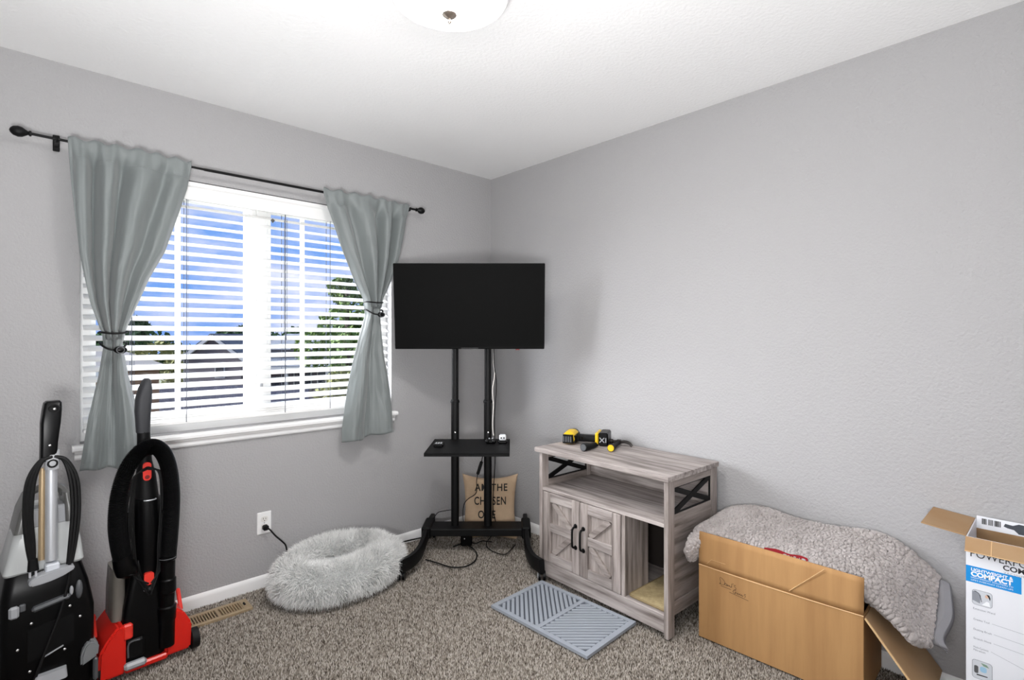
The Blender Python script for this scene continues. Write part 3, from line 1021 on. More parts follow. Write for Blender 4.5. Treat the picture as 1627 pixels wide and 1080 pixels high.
# local X runs along the handle (motor to battery), Y along the barrel, away from the room
def pc2(bd, name, m, parent=dr):
    return bd.build(name, m, parent)
pc2(MB().sections([(.006, -.082, -.022, -.095, .035), (.03, -.088, -.016, -.10, .045), (.055, -.084, -.020, -.095, .04), (.066, -.072, -.032, -.08, .03)], .02, 4), 'housing', yellow_m)
pc2(MB().sections([(.010, -.084, -.020, -.112, -.088), (.056, -.082, -.024, -.112, -.088)], .012, 4), 'motor_cap', blackm_m)
for i in range(4):
    pc2(MB().box(-.078 + i * .013, -.071 + i * .013, -.1145, -.110, .018, .048), 'vent_slot', greyd_m)
Mx = Matrix.Rotation(-PI / 2, 4, 'X')
pc2(MB().lathe([(.001, 0), (.03, 0), (.031, .02), (.026, .045), (.018, .07), (.008, .078), (.001, .079)], (-.052, .040, .034), 18, Mx), 'chuck', blackp_m)
pc2(MB().sections([(.014, -.03, .10, -.052, -.016), (.034, -.03, .10, -.056, -.012), (.05, -.03, .10, -.05, -.018)], .015, 4), 'handle', blackm_m)
pc2(MB().box(.0, .022, -.064, -.05, .024, .044, .005), 'trigger', blackp_m)
pc2(MB().sections([(.009, -.030, -.0125, -.088, .03), (.05, -.028, -.0115, -.088, .03)], .006, 3), 'side_grip', blackm_m)
pc2(MB().box(.094, .112, -.085, .030, .006, .072, .005), 'battery_foot', yellow_m)
bt = pc2(MB().box(.112, .165, -.09, .035, .003, .074, .007), 'battery', blackp_m)
def btf(u, v):
    return Vector((.120 + u * .85, -.0906, .022 + v))
strokes([[(.0, .0), (.03, .026)], [(.0, .026), (.03, .0)], [(.04, 0), (.04, .026)]], .005, btf, greyp_m, bt, 'marking')
hm = thing('claw_hammer', 'claw hammer with yellow-tipped black handle on the cabinet top', 'hammer', (-.150, -1.206, TZ), math.radians(22))
# local X from butt to head
pc2(MB().loft_axis([((-.115, 0, .019), .019), ((-.09, 0, .018), .017), ((-.03, 0, .017), .013), ((.05, 0, .017), .010)], 14), 'handle', blackm_m, hm)
pc2(MB().loft_axis([((-.119, 0, .019), .016), ((-.113, 0, .019), .018)], 14), 'butt_cap', yellow_m, hm)
pc2(MB().box(.05, .078, -.013, .013, .006, .032, .004), 'head', hsteel_m, hm)
pc2(MB().loft_axis([((.064, .013, .019), .010), ((.064, .03, .019), .009), ((.064, .035, .019), .014), ((.064, .052, .019), .014)], 14), 'striking_face', hsteel_m, hm)
for q in (-1, 1):
    pc2(MB().tube(spline([(.064 + q * .004, -.01, .019), (.064 + q * .008, -.035, .022), (.062 + q * .012, -.058, .016), (.052 + q * .014, -.074, .004)], 5), [.008, .008, .008, .008, .0075, .007, .007, .0065, .006, .0055, .005, .0045, .004, .0035, .003, .003], 8), 'claw', hsteel_m, hm)
tl = thing('pry_bar', 'dark tool with thick round black grip lying in front of drill battery', 'tool', (-.288, -1.138, TZ), math.radians(8))
pc2(MB().loft_axis([((-.07, 0, .021), .017), ((-.066, 0, .021), .021), ((-.04, 0, .0205), .0205), ((.0, 0, .017), .016), ((.055, 0, .015), .014)], 16), 'grip', blackm_m, tl)
pc2(MB().loft_axis([((-.072, 0, .021), .017), ((-.069, 0, .021), .018)], 16), 'end_cap', greyd_m, tl)
pc2(MB().loft_axis([((.053, 0, .012), .009), ((.075, 0, .010), .008)], 12), 'shaft', blackp_m, tl)

# ------------------------------------------------------------------ big cardboard box
cbx = thing('cardboard_box', 'large open brown cardboard box full of cloth below the blanket', 'box', (-.344, -1.778, 0), math.radians(-88.2))
# local X along the front (to the right), Y to the wall
bw, bd_, bh, th = .605, .30, .312, .006
MB().box(0, bw, 0, th, 0, bh, .001).build('front_panel', card_m, cbx)
MB().box(0, bw, bd_ - th, bd_, 0, bh, .001).build('rear_panel', card_m, cbx)
MB().box(0, th, th, bd_ - th, 0, bh, .001).build('side_panel', card_m, cbx)
MB().box(bw - th, bw, th, bd_ - th, 0, bh, .001).build('side_panel', card_m, cbx)
MB().box(th, bw - th, th, bd_ - th, 0, th).build('bottom_panel', card2_m, cbx)
# front flap stands up, slightly bowed
rows = []
for j in range(7):
    v = j / 6
    rows.append([Vector((bw * i / 24, .003 + .004 * math.sin(PI * i / 24) * v + .006 * v * v, bh + .002 + v * (.138 - .008 * (i / 24)) - .012 * math.sin(PI * i / 24) * (1 - v) * .35)) for i in range(25)])
fl = MB().grid(rows).build('front_flap', card_m, cbx, recalc=False)
md = fl.modifiers.new('thick', 'SOLIDIFY'); md.thickness = .005; md.offset = 0
MB().tube([(bw * i / 24, -.0005, bh - .004 * math.sin(PI * i / 24)) for i in range(25)], .0022, 6).build('crease', cardd_m, cbx)
MB().tube([(bw * .60 + i * .03, -.0016 + .0035 * (i * .25), bh + .008 + i * .030) for i in range(5)], .0013, 5).build('crease', cardd_m, cbx)
MB().tube([(bw * .06 + i * .01, -.0008, bh + .012 + (.022 if i > 1 else .011 * i)) for i in range(9)], .0008, 5).build('crease', cardd_m, cbx)
# right side flap hangs open
a = math.radians(38)
L_ = .30
Mf = Matrix.Translation((bw, 0, bh - .002)) @ Matrix.Rotation(-(PI / 2 - a), 4, 'Y').inverted()
f2 = MB().box(.004, L_, .006, bd_ - .01, -.003, .003, .001, Mf).build('side_flap', card2_m, cbx)
MB().box(.006, L_, .001, .007, -.0034, .0034, .001, Mf).build('flap_edge', cardd_m, f2)
# pen writing
def bxf(u, v):
    return Vector((.092 + u, -.0009, .262 + v))
wr = [
    [(.0, .018), (.004, .004), (.002, -.006), (.0, -.002), (.008, -.006), (.018, -.004), (.022, .006), (.016, .016), (.006, .022), (.0, .021)],
    [(.030, .002), (.024, .004), (.023, -.003), (.029, -.004), (.031, .003), (.032, -.005), (.036, .001), (.039, -.004), (.042, .001), (.045, -.005), (.049, -.002)],
    [(.051, .012), (.050, -.005)], [(.056, .014), (.055, .009)],
    [(.068, .008), (.062, .009), (.062, .003), (.068, -.002), (.066, -.009), (.061, -.008)],
    [(.004, -.012), (.048, -.014)],
]
wr2 = [
    [(.068, -.014), (.060, -.012), (.056, -.020), (.062, -.026), (.067, -.022), (.063, -.020), (.070, -.020), (.074, -.025), (.076, -.019), (.080, -.025), (.084, -.019), (.087, -.025), (.091, -.020), (.093, -.026), (.098, -.021)],
    [(.108, -.014), (.102, -.016), (.106, -.022), (.103, -.028)],
    [(.040, -.027), (.080, -.031), (.118, -.036)],
]
strokes(wr + wr2, .0016, bxf, pen_m, cbx)

# red cloth heaped in the box, under the blanket
rows = []
for j in range(15):
    rows.append([])
    for i in range(31):
        u, v = i / 30, j / 14
        h_ = .40 - .05 * abs(v - .4) ** 1.4 + .018 * noise.noise(Vector((u * 5, v * 4, 1)))
        if v < .02:
            h_ = .30
        top_ = .418
        if .05 < v < .12 and .40 < u < .72:
            top_ = h_ = .443 + .003 * math.sin(u * 40)
        rows[-1].append(cbx.matrix_basis @ Vector((.025 + u * (bw - .05), .013 + v * (bd_ - .05), min(h_, top_))))
rc = MB().grid(rows).build('red_cloth', redcloth_m, None, recalc=False)
tag(rc, 'dark red cloth showing between cardboard flap and blanket', 'cloth')
rc.modifiers.new('thick', 'SOLIDIFY').thickness = -.25 * 0 - .01

# ------------------------------------------------------------------ sherpa blanket
ctrl_y = [-1.736, -1.756, -1.80, -1.90, -2.03, -2.15, -2.28, -2.39, -2.46, -2.515, -2.555]
#          back low        crest            shoulder          top front        lip               under lip      (x, z)
ctrl = [
    [(-.06, .385), (-.10, .410), (-.20, .425), (-.31, .415), (-.392, .380), (-.365, .322)],
    [(-.04, .41), (-.065, .450), (-.17, .450), (-.28, .432), (-.360, .392), (-.325, .325)],
    [(-.025, .43), (-.045, .485), (-.13, .476), (-.225, .455), (-.296, .428), (-.27, .37)],
    [(-.020, .44), (-.045, .512), (-.13, .508), (-.225, .478), (-.298, .436), (-.27, .38)],
    [(-.020, .44), (-.045, .508), (-.13, .500), (-.225, .470), (-.298, .432), (-.27, .38)],
    [(-.020, .44), (-.040, .502), (-.13, .488), (-.225, .464), (-.296, .430), (-.27, .38)],
    [(-.020, .44), (-.040, .510), (-.13, .486), (-.225, .454), (-.292, .424), (-.27, .37)],
    [(-.020, .43), (-.040, .512), (-.13, .476), (-.235, .430), (-.288, .385), (-.262, .350)],
    [(-.020, .40), (-.040, .485), (-.13, .430), (-.225, .372), (-.278, .328), (-.255, .300)],
    [(-.025, .36), (-.045, .445), (-.12, .368), (-.200, .305), (-.262, .268), (-.25, .250)],
    [(-.030, .33), (-.050, .405), (-.11, .335), (-.165, .280), (-.205, .250), (-.20, .240)],
]
rowsC = [spline([Vector((c[0], y, c[1])) for c in r_], 12) for y, r_ in zip(ctrl_y, ctrl)]
colsC = list(zip(*rowsC))
net = [spline(c, 36) for c in colsC]            # net[t][s]
nT, nS = len(net), len(net[0])
# refine across t
fine_rows = []
for s_ in range(nS):
    pts = [net[t][s_] for t in range(nT)]
    fine_rows.append(spline(pts, 4))
rows = []
for s_ in range(nS):
    r_ = fine_rows[s_]
    out_ = []
    for t_, p in enumerate(r_):
        p2 = Vector(p)
        p2.z += .010 * noise.noise(Vector((p.x * 9, p.y * 6, 2))) - .012 * max(0, math.sin(p.y * 17 + p.x * 14)) * max(0, 1 - abs(p.x + .13) / .14)
        out_.append(p2)
    rows.append(out_)
# clumped pile pushed out along the normal
res = []
for s_ in range(nS):
    o_ = []
    for t_ in range(len(rows[0])):
        p = rows[s_][t_]
        du = rows[min(s_ + 1, nS - 1)][t_] - rows[max(s_ - 1, 0)][t_]
        dv = rows[s_][min(t_ + 1, len(rows[0]) - 1)] - rows[s_][max(t_ - 1, 0)]
        nn = dv.cross(du)
        nn = nn.normalized() if nn.length > 1e-9 else Vector((0, 0, 1))
        if nn.z < 0 and p.x < -.03 and t_ < len(rows[0]) * .7:
            nn = -nn
        q = p * 82 + noise.noise_vector(p * 30) * .6
        ds, _ = noise.voronoi(q)
        cr_ = min(1.0, (ds[1] - ds[0]) / .36)
        edge = 1.0
        if s_ > nS - 8 or s_ < 5:
            edge = .15
        hgt_ = (.0125 * (cr_ ** .45)) * edge
        pp = p + nn * hgt_
        pp.x = min(pp.x, -.008)
        o_.append(pp)
    res.append(o_)
bk = thing('sherpa_blanket', 'thick grey sherpa blanket heaped over the cardboard box', 'blanket', (-.17, -2.1, .3))
b = MB().grid([[p - bk.location for p in r_] for r_ in res])
sherpa_m = mat('grey_sherpa', '#b3acaa', .95, bump=(420, .5, .002), sheen=.3, var=('#a19a97', 12))
bo = b.build('blanket_body', sherpa_m, bk, recalc=False)
md = bo.modifiers.new('thick', 'SOLIDIFY'); md.thickness = .010; md.offset = 0
# smooth fleece binding folded along the right edge
edge = [r - bk.location for r in rows[-1]][::4]
hem_m = mat('grey_fleece', '#8b8a8e', .9, bump=(300, .3, .001))
hr = []
for i, p in enumerate(edge[4:-2]):
    wob = .008 * math.sin(i * .22)
    hr.append([p + Vector((0, .004, .004)), p + Vector((-.004, -.014 + wob, .004)), p + Vector((.002, -.030 + wob, -.004)), p + Vector((.012, -.034 + wob, -.018))])
hb = MB().grid(hr).build('hem', hem_m, bk, recalc=False)
md = hb.modifiers.new('thick', 'SOLIDIFY'); md.thickness = .006

# ------------------------------------------------------------------ tall white carton
vb = thing('vacuum_carton', 'tall white printed vacuum carton with open tan flaps by the wall', 'box', (-.256, -2.649, 0), -PI / 2)
cw, cdp, chh = .34, .24, .652
MB().box(0, cw, 0, .004, 0, chh, .0008).build('front_panel', white_card_m, vb)
MB().box(0, .004, .004, cdp, 0, chh, .0008).build('side_panel', white_card_m, vb)
MB().box(cw - .004, cw, .004, cdp, 0, chh, .0008).build('side_panel', white_card_m, vb)
MB().box(.004, cw - .004, cdp - .004, cdp, 0, chh - .03, .0008).build('rear_panel', card2_m, vb)
MB().box(.004, cw - .004, .004, cdp - .004, 0, .004).build('bottom_panel', card2_m, vb)
# front flap folded out and down
Mf = Matrix.Translation((0, -.001, chh)) @ Matrix.Rotation(math.radians(62), 4, 'X')
ff = MB().box(-.001, cw, -.046, 0, -.002, .002, .0008, Mf).build('front_flap', card2_m, vb)
MB().box(-.001, cw, -.0475, -.0455, -.0022, .0022, 0, Mf).build('flap_edge', cardd_m, ff)
MB().bar(Mf @ Vector((.062, 0, .0022)), Mf @ Vector((.062, -.046, .0022)), .002, .0012, (0, 0, 1)).build('crease', cardd_m, ff)
# side flap opened outwards, nearly level
Ms = Matrix.Translation((0, 0, chh)) @ Matrix.Rotation(math.radians(6), 4, 'Y')
MB().box(-.118, 0, .004, cdp, -.002, .002, .0008, Ms).build('side_flap', card2_m, vb)
# rear flap stands against the wall, printed side out
MB().box(.004, cw - .004, cdp - .004, cdp, chh - .032, chh + .012, .0008).build('rear_flap', white_card_m, vb)
def rff(u, v):
    return Vector((.012 + u, cdp - .0046, chh - .022 + v))
b = MB()
x = .006
for i in range(26):
    wbar = rnd.choice([.0007, .0012, .0018])
    if i not in (8, 9, 17):
        b.grid([[rff(x, .008), rff(x + wbar, .008)], [rff(x, .028), rff(x + wbar, .028)]])
    x += wbar + rnd.choice([.0006, .001])
b.build('barcode', ink_m, vb, smooth=False, recalc=False)
b = MB()
pp = [rff(.062, .014), rff(.066, .024), rff(.085, .022), rff(.10, .030), rff(.14, .028), rff(.14, -.004), rff(.10, -.004), rff(.088, .008), rff(.072, .010)]
b.bm.faces.new([b.bm.verts.new(p) for p in pp])
b.build('picture', mat('slate_print', '#3f444c', .5), vb, smooth=False, recalc=False)
# printing on the front
def vf(x0, z0, d=.0006):
    return lambda u, v: Vector((x0 + u, -d, z0 + v))
def patch(name, pts, m, d, parent=vb):
    b = MB()
    b.bm.faces.new([b.bm.verts.new(Vector((p[0], -d, p[1]))) for p in pts])
    return b.build(name, m, parent, smooth=False, recalc=False)
def rrect(x0, x1, z0, z1, r):
    g = []
    for cx0, cz0, a0 in ((x1 - r, z1 - r, 0), (x0 + r, z1 - r, PI / 2), (x0 + r, z0 + r, PI), (x1 - r, z0 + r, 1.5 * PI)):
        g += [(cx0 + r * math.cos(a0 + PI / 2 * k / 5), cz0 + r * math.sin(a0 + PI / 2 * k / 5)) for k in range(6)]
    return g
blk = mat('dark_print', '#2b2c31', .5)
wht = mat('white_print', '#f4f7fb', .5)
lettering('POWERFORCE', .034, vf(.009, .590), blk, vb, 1.0, width=.185)
lettering('COMPACT', .022, vf(.087, .571), blk, vb, 1.0, width=.105, offset=.0006)
lettering('VACUUM CLEANER', .009, vf(.089, .560), pgrey_m, vb, 1.3, width=.10)
patch('blue_panel', [(.0, .508), (.129, .508), (.129, .560), (.0, .560)], blue_m, .0004)
lettering('LIGHTWEIGHT &', .0135, vf(.012, .545, .0008), wht, vb, 1.0, width=.098, offset=.0004)
lettering('COMPACT', .020, vf(.012, .529, .0008), wht, vb, 1.0, width=.098, offset=.0010)
lettering('LIGHTWEIGHT SOLUTION TO', .0068, vf(.012, .5215, .0008), wht, vb, 1.0, width=.098)
lettering("LIFE'S EVERYDAY CLEAN UPS", .0068, vf(.012, .5135, .0008), wht, vb, 1.0, width=.098)
def picture(z0, z1, scene_no):
    x0, x1 = .016, .062
    patch('picture_frame', rrect(x0 - .0012, x1 + .0012, z0 - .0012, z1 + .0012, .008), pgrey_m, .0004)
    p = patch('picture', rrect(x0, x1, z0, z1, .007), plight_m, .0007)
    if scene_no == 0:
        patch('picture_shape', [(x0, z0 + .012), (x0 + .018, z0 + .006), (x0 + .02, z1 - .014), (x0 + .008, z1 - .002), (x0, z1 - .006)], pgrey_m, .0009, p)
        strokes([[(x0 + .004, z1 - .004), (x0 + .016, z1 - .010), (x0 + .022, z0 + .012)]], .0016, vf(0, 0, .0011), blk, p, 'hose_line')
        patch('picture_shape', [(x0 + .022, z0 + .003), (x1 - .004, z0 + .003), (x1 - .006, z0 + .016), (x0 + .034, z0 + .018)], wht, .0010, p)
        patch('picture_shape', rrect(x0 + .030, x0 + .038, z1 - .018, z1 - .008, .004), pink_m, .0012, p)
        patch('picture_shape', [(x0 + .033, z1 - .006), (x0 + .040, z1 - .007), (x0 + .043, z1 - .016), (x0 + .042, z1 - .024), (x0 + .037, z1 - .012)], blk, .0013, p)
    else:
        patch('picture_shape', rrect(x0 + .004, x0 + .014, z0 + .016, z0 + .040, .004), greyd_m, .0009, p)
        patch('picture_shape', rrect(x0 + .018, x0 + .034, z0 + .024, z0 + .042, .006), mat('sky_print', '#9cc4de', .5), .0009, p)
        patch('picture_shape', [(x0 + .02, z1 - .004), (x0 + .034, z1 - .006), (x0 + .040, z1 - .014), (x0 + .026, z1 - .012)], pgreen_m, .0011, p)
        patch('picture_shape', [(x0 + .010, z0 + .010), (x0 + .036, z0 + .012), (x0 + .036, z0 + .015), (x0 + .010, z0 + .014)], blk, .0011, p)
picture(.440, .486, 0)
lettering('Extension Wand', .0088, vf(.017, .423), pgrey_m, vb, 1.0, width=.052)
for tx, z, wd2 in (('Crevice Tool', .389, .038), ('Dusting Brush', .357, .043), ('Stretch Hose', .328, .042), ('Multi-Cyclonic', .300, .036), ('Filtration', .291, .028)):
    lettering(tx, .0085, vf(.018, z), pgrey_m, vb, 1.0, width=wd2)
for x0, z0, x1, z1 in ((.062, .392, .20, .385), (.066, .360, .20, .352), (.066, .331, .20, .322), (.06, .303, .20, .262)):
    strokes([[(x0, z0), (x1, z1)]], .0008, vf(0, 0), pgrey_m, vb, 'leader_line')
picture(.205, .262, 1)

# ------------------------------------------------------------------ red and black upright vacuum (its back to the room)
v2 = thing('upright_vacuum', 'red and black upright vacuum cleaner with looped ribbed hose', 'vacuum cleaner', (-2.13, -.30, 0), math.radians(4))
MB().prism([(-.165, .018), (-.078, .018), (-.078, .195), (-.10, .205), (-.135, .165), (-.16, .12)], 'y', -.125, .10, .008).build('side_cover', red_m, v2)
MB().prism([(.052, .018), (.142, .018), (.146, .12), (.118, .175), (.085, .205), (.052, .195)], 'y', -.115, .10, .008).build('side_cover', red_m, v2)
MB().sections([(.018, -.165, .146, .08, .24), (.075, -.165, .146, .08, .24), (.11, -.15, .13, .09, .20)], .03, 4).build('nozzle_head', red_m, v2)
MB().box(-.082, .058, -.128, -.06, .016, .040, .006).build('rear_deck', red_m, v2)
MB().box(-.082, .058, -.06, .09, .016, .06, .004).build('chassis', blackp_m, v2)
for x, s_ in ((-.162, 1), (.148, 1)):
    MB().cyl((x, -.085, .040), (x + .026, -.085, .040), .040, n=24).build('wheel', rubber_m, v2)
for x in (-.158, .128):
    MB().tube(spline([(x, -.03, .15), (x, .01, .215), (x + .006, .03, .20)], 5), .008, 8).build('hinge_post', redb_m, v2)
MB().sections([(.04, -.092, .052, -.112, .06), (.12, -.092, .05, -.108, .06), (.25, -.078, .048, -.10, .06), (.34, -.06, .05, -.09, .06), (.42, -.045, .055, -.08, .05)], .02, 4).build('motor_body', blackp_m, v2)
MB().loft_axis([((.008, -.045, .30), .052), ((.008, -.045, .52), .050), ((.006, -.045, .64), .047), ((.002, -.045, .655), .045)], 20).build('canister', blackp_m, v2)
MB().loft_axis([((.004, -.04, .64), .043), ((.002, -.04, .74), .034), ((-.002, -.04, .80), .025), ((-.006, -.04, .93), .022)], 18).build('neck', blackm_m, v2)
MB().torus((.006, -.088, .652), .020, .0025, Matrix.Diagonal((1, .5, 1, 1)) , 20, 6).build('seal_ring', silver_m, v2)
MB().sections([(.915, -.030, .016, -.062, -.018), (.96, -.032, .016, -.064, -.016), (1.0, -.034, .018, -.066, -.012), (1.05, -.030, .022, -.062, -.004), (1.09, -.018, .024, -.055, .004), (1.12, -.004, .022, -.045, .006), (1.128, .004, .016, -.035, .0)], .016, 4).build('handle_grip', mat('soft_grey_grip', '#2c2d31', .6, bump=(500, .3, .001)), v2)
hp = spline([(.062, -.105, .405), (.068, -.112, .50), (.072, -.118, .60), (.071, -.122, .69), (.060, -.124, .78), (.036, -.125, .845), (0, -.126, .870), (-.042, -.127, .848), (-.078, -.128, .79), (-.101, -.130, .70), (-.108, -.132, .60), (-.10, -.130, .51), (-.085, -.125, .435)], 34)
MB().tube(hp, .0275, 14, .0022).build('hose', blackm_m, v2)
MB().loft_axis([((-.094, -.128, .47), .030), ((-.088, -.126, .44), .033), ((-.076, -.122, .405), .035), ((-.066, -.118, .392), .028)], 16).build('hose_end', blackp_m, v2)
MB().torus((-.074, -.121, .399), .033, .003, Matrix.Rotation(.25, 4, 'Y'), 20, 6).build('hose_clip', blackm_m, v2)
MB().tube(spline([(-.05, -.10, .862), (0, -.10, .842), (.048, -.10, .858)], 8), .014, 8).build('hose_cradle', blackm_m, v2)
MB().loft_axis([((.058, -.10, .06), .030), ((.060, -.10, .16), .030), ((.060, -.10, .165), .033), ((.060, -.10, .215), .033), ((.060, -.10, .22), .027), ((.061, -.102, .27), .027), ((.061, -.102, .275), .031), ((.061, -.103, .325), .031), ((.061, -.103, .33), .027), ((.062, -.104, .40), .027), ((.062, -.105, .405), .031), ((.062, -.105, .42), .031)], 18).build('wand', blackp_m, v2)
MB().torus((.062, -.105, .412), .0305, .0018, None, 20, 6).build('clamp_ring', greyd_m, v2)
b = MB().sections([(-.010, -.016, .012, .728, .800), (.008, -.014, .010, .730, .798)], .013, 5)
for v in b.bm.verts:
    v.co = Vector((v.co.x, -.072 + v.co.z, v.co.y))
b.build('cord_hook', redb_m, v2)
MB().cyl((-.002, -.0845, .742), (-.002, -.079, .742), .008, n=14).build('hook_screw', mat('dark_red_plastic', '#7c1a14', .5), v2)
b = MB().sections([(-.012, -.018, .014, .325, .372), (.012, -.016, .012, .325, .370)], .008, 4)
for v in b.bm.verts:
    v.co = Vector((v.co.x, -.10 + v.co.z, v.co.y))
b.build('cord_hook', redb_m, v2)
for i, (dx, zb) in enumerate(((.036, .30), (.043, .315), (.05, .285), (.06, .33))):
    pts = [(-.002, -.080, .782 - i * .003)]
    for sgn in (-1,):
        pts += [(-.022 - dx * .4, -.086 - i * .003, .755), (-.02 - dx * .75, -.095 - i * .003, .69), (-.016 - dx, -.104 - i * .002, .60), (-.012 - dx, -.106, .48), (-.008 - dx * .8, -.108, .38), (-.004, -.112, zb)]
    MB().tube(spline(pts, 6), .0036, 6).build('cord', rubber_m, v2)
    pts = [(-.002, -.080, .782 - i * .003), (.022 + dx * .3, -.086 - i * .003, .76), (.012 + dx * .8, -.094 - i * .003, .70), (.008 + dx * .85, -.1, .60), (.004 + dx * .7, -.104, .48), (.004 + dx * .6, -.108, .38), (.004, -.112, zb)]
    MB().tube(spline(pts, 6), .0036, 6).build('cord', rubber_m, v2)
MB().bar((.048, -.112, .61), (.052, -.112, .575), .018, .014, (0, 1, 0), .004).build('cord_plug', blackm_m, v2)
for q in (0, .008):
    MB().box(.047 + q, .050 + q, -.114, -.110, .556, .576).build('prong', silver_m, v2, smooth=False)
MB().sections([(.20, -.112, -.070, -.07, .08), (.30, -.110, -.068, -.07, .08), (.395, -.106, -.066, -.06, .07)], .02, 4).build('dust_cup', mat('smoky_plastic', '#77726b', .25), v2)
b = MB().box(-.088, -.056, -.124, -.10, .142, .20, .006)
b.build('release_button', redb_m, v2)
MB().box(-.080, -.018, -.122, -.105, .062, .135, .008).build('pedal_recess', blackm_m, v2)
MB().tube(spline([(-.072, -.124, .075), (-.072, -.124, .12), (-.06, -.124, .132), (-.035, -.124, .13)], 5), .003, 6).build('pedal_spring', greyd_m, v2)
MB().box(-.086, -.014, -.140, -.112, .030, .056, .008).build('foot_pedal', greyp_m, v2)
MB().box(-.018, .014, -.101, -.095, .298, .312, .003).build('cord_hook_base', greyd_m, v2)
MB().box(-.082, -.052, -.075, -.035, .50, .615, .008).build('brush_holder', blackp_m, v2)
MB().box(-.085, -.048, -.078, -.034, .615, .632, .003).build('dusting_brush', greyd_m, v2)
MB().ball((-.006, -.064, .83), .004, n=8).build('screw', screw_m, v2)

# ------------------------------------------------------------------ black and silver carpet cleaner (its back to the room)
v1 = thing('carpet_cleaner', 'black and silver upright carpet cleaner with clear tank', 'carpet cleaner', (-2.425, -.345, 0), math.radians(5))
bz = -.135                                                        # its back face
MB().sections([(.05, -.128, .118, bz, .12), (.16, -.130, .120, bz, .12), (.33, -.130, .120, bz, .11), (.42, -.126, .105, bz + .01, .10), (.485, -.115, .088, bz + .02, .09), (.50, -.10, .08, bz + .03, .08)], .03, 5).build('body', blackp_m, v1)
MB().sections([(.016, -.135, .125, -.05, .26), (.09, -.135, .125, -.05, .26), (.13, -.12, .11, 0, .20)], .04, 4).build('nozzle_foot', blackm_m, v1)
for x in (-.148, .104):
    MB().cyl((x, -.07, .055), (x + .024, -.07, .055), .055, n=24).build('wheel', rubber_m, v1)
tank_m = mat('cloudy_clear_plastic', '#c3c6c6', .25, bump=(20, .1, .003))
MB().sections([(.492, -.118, .090, bz + .028, .07), (.50, -.120, .093, bz + .022, .07), (.57, -.104, .085, bz + .026, .07), (.65, -.086, .072, bz + .035, .06), (.70, -.074, .062, bz + .05, .05)], .02, 4).build('water_tank', tank_m, v1)
for x in (-.086, -.062, .062, .078):
    MB().bar((x, bz + .024, .51), (x * .82, bz + .036, .65), .004, .004, (0, 1, 0)).build('tank_rib', tank_m, v1)
sm_m = mat('smoky_grey_plastic', '#5c5c5a', .3)
MB().sections([(.632, -.094, -.050, bz + .015, .03), (.70, -.080, -.048, bz + .02, .03), (.745, -.062, -.044, bz + .03, .03)], .010, 3).build('tank_handle_post', sm_m, v1)
MB().sections([(.645, .040, .080, bz + .015, .03), (.70, .038, .066, bz + .02, .03), (.745, .036, .052, bz + .03, .03)], .010, 3).build('tank_handle_post', sm_m, v1)
MB().tube(spline([(-.055, -.05, .73), (-.04, -.05, .757), (0, -.05, .765), (.03, -.05, .757), (.046, -.05, .73)], 6), .013, 8).build('tank_handle', sm_m, v1)
MB().box(-.06, .05, bz + .03, -.04, .64, .705, .006).build('tank_cap', greyp_m, v1)
MB().loft_axis([((.0, bz + .012, .525), .0175), ((.0, bz + .012, .86), .0165)], 18).build('pole', silver_m, v1)
MB().loft_axis([((-.024, bz + .022, .53), .0095), ((-.022, bz + .022, .845), .009)], 12).build('side_rod', mat('pale_gold_metal', '#cdb591', .35, .6), v1)
MB().sections([(.84, -.018, .020, bz - .012, .03 + bz), (.875, -.020, .022, bz - .014, .034 + bz), (.905, -.014, .022, bz - .008, .03 + bz)], .013, 4).build('pole_cap', greyp_m, v1)
b = MB().torus((.001, bz - .013, .862), .012, .003, Matrix.Rotation(PI / 2, 4, 'X'), 18, 6)
b.cyl((.001, bz - .011, .862), (.001, bz - .008, .862), .012, n=16)
b.build('cord_hook', blackm_m, v1)
MB().sections([(.87, -.030, .014, bz - .010, bz + .036), (.93, -.029, .016, bz - .012, bz + .036), (1.0, -.028, .024, bz - .010, bz + .04), (1.045, -.022, .028, bz - .004, bz + .05), (1.068, -.018, .028, bz + .002, bz + .05), (1.074, -.012, .024, bz + .008, bz + .046)], .008, 3).build('handle_grip', blackp_m, v1)
for z, x in ((1.048, .006), (.925, -.006)):
    MB().ball((x, bz - .010, z), .0045, (1, .7, 1), 8).build('screw', screw_m, v1)
MB().torus((.006, bz - .003, 1.048), .013, .003, Matrix.Rotation(PI / 2, 4, 'X'), 18, 6).build('handle_button', blackm_m, v1)
for i, k in enumerate((-.009, 0, .009)):
    MB().tube(spline([(.0, bz - .008, .885), (-.03 + k * .4, bz - .012 - i * .002, .873), (-.055 + k, bz - .016, .81), (-.062 + k, bz - .016, .70), (-.056 + k * .9, bz - .016, .60), (-.052 + k * .5, bz - .016, .545)], 6), .0060, 7).build('cord', rubber_m, v1)
    MB().tube(spline([(.006, bz - .008, .885), (.034 + k * .4, bz - .012 - i * .002, .868), (.056 + k, bz - .016, .80), (.062 + k, bz - .016, .70), (.056 + k * .9, bz - .016, .60), (.046 + k * .5, bz - .012, .505)], 6), .0060, 7).build('cord', rubber_m, v1)
MB().tube(spline([(.046, bz - .012, .52), (.044, bz - .012, .45), (.02, bz - .012, .34), (-.02, bz - .012, .22), (-.05, bz - .012, .12), (-.052, bz - .012, .06)], 6), .005, 7).build('cord', rubber_m, v1)
MB().sections([(.512, -.064, -.034, bz - .026, bz - .004), (.55, -.062, -.038, bz - .024, bz - .006)], .008, 3).build('cord_plug', blackm_m, v1)
for x in (-.057, -.042):
    MB().box(x - .003, x + .003, bz - .017, bz - .014, .490, .514).build('prong', silver_m, v1, smooth=False)
b = MB()
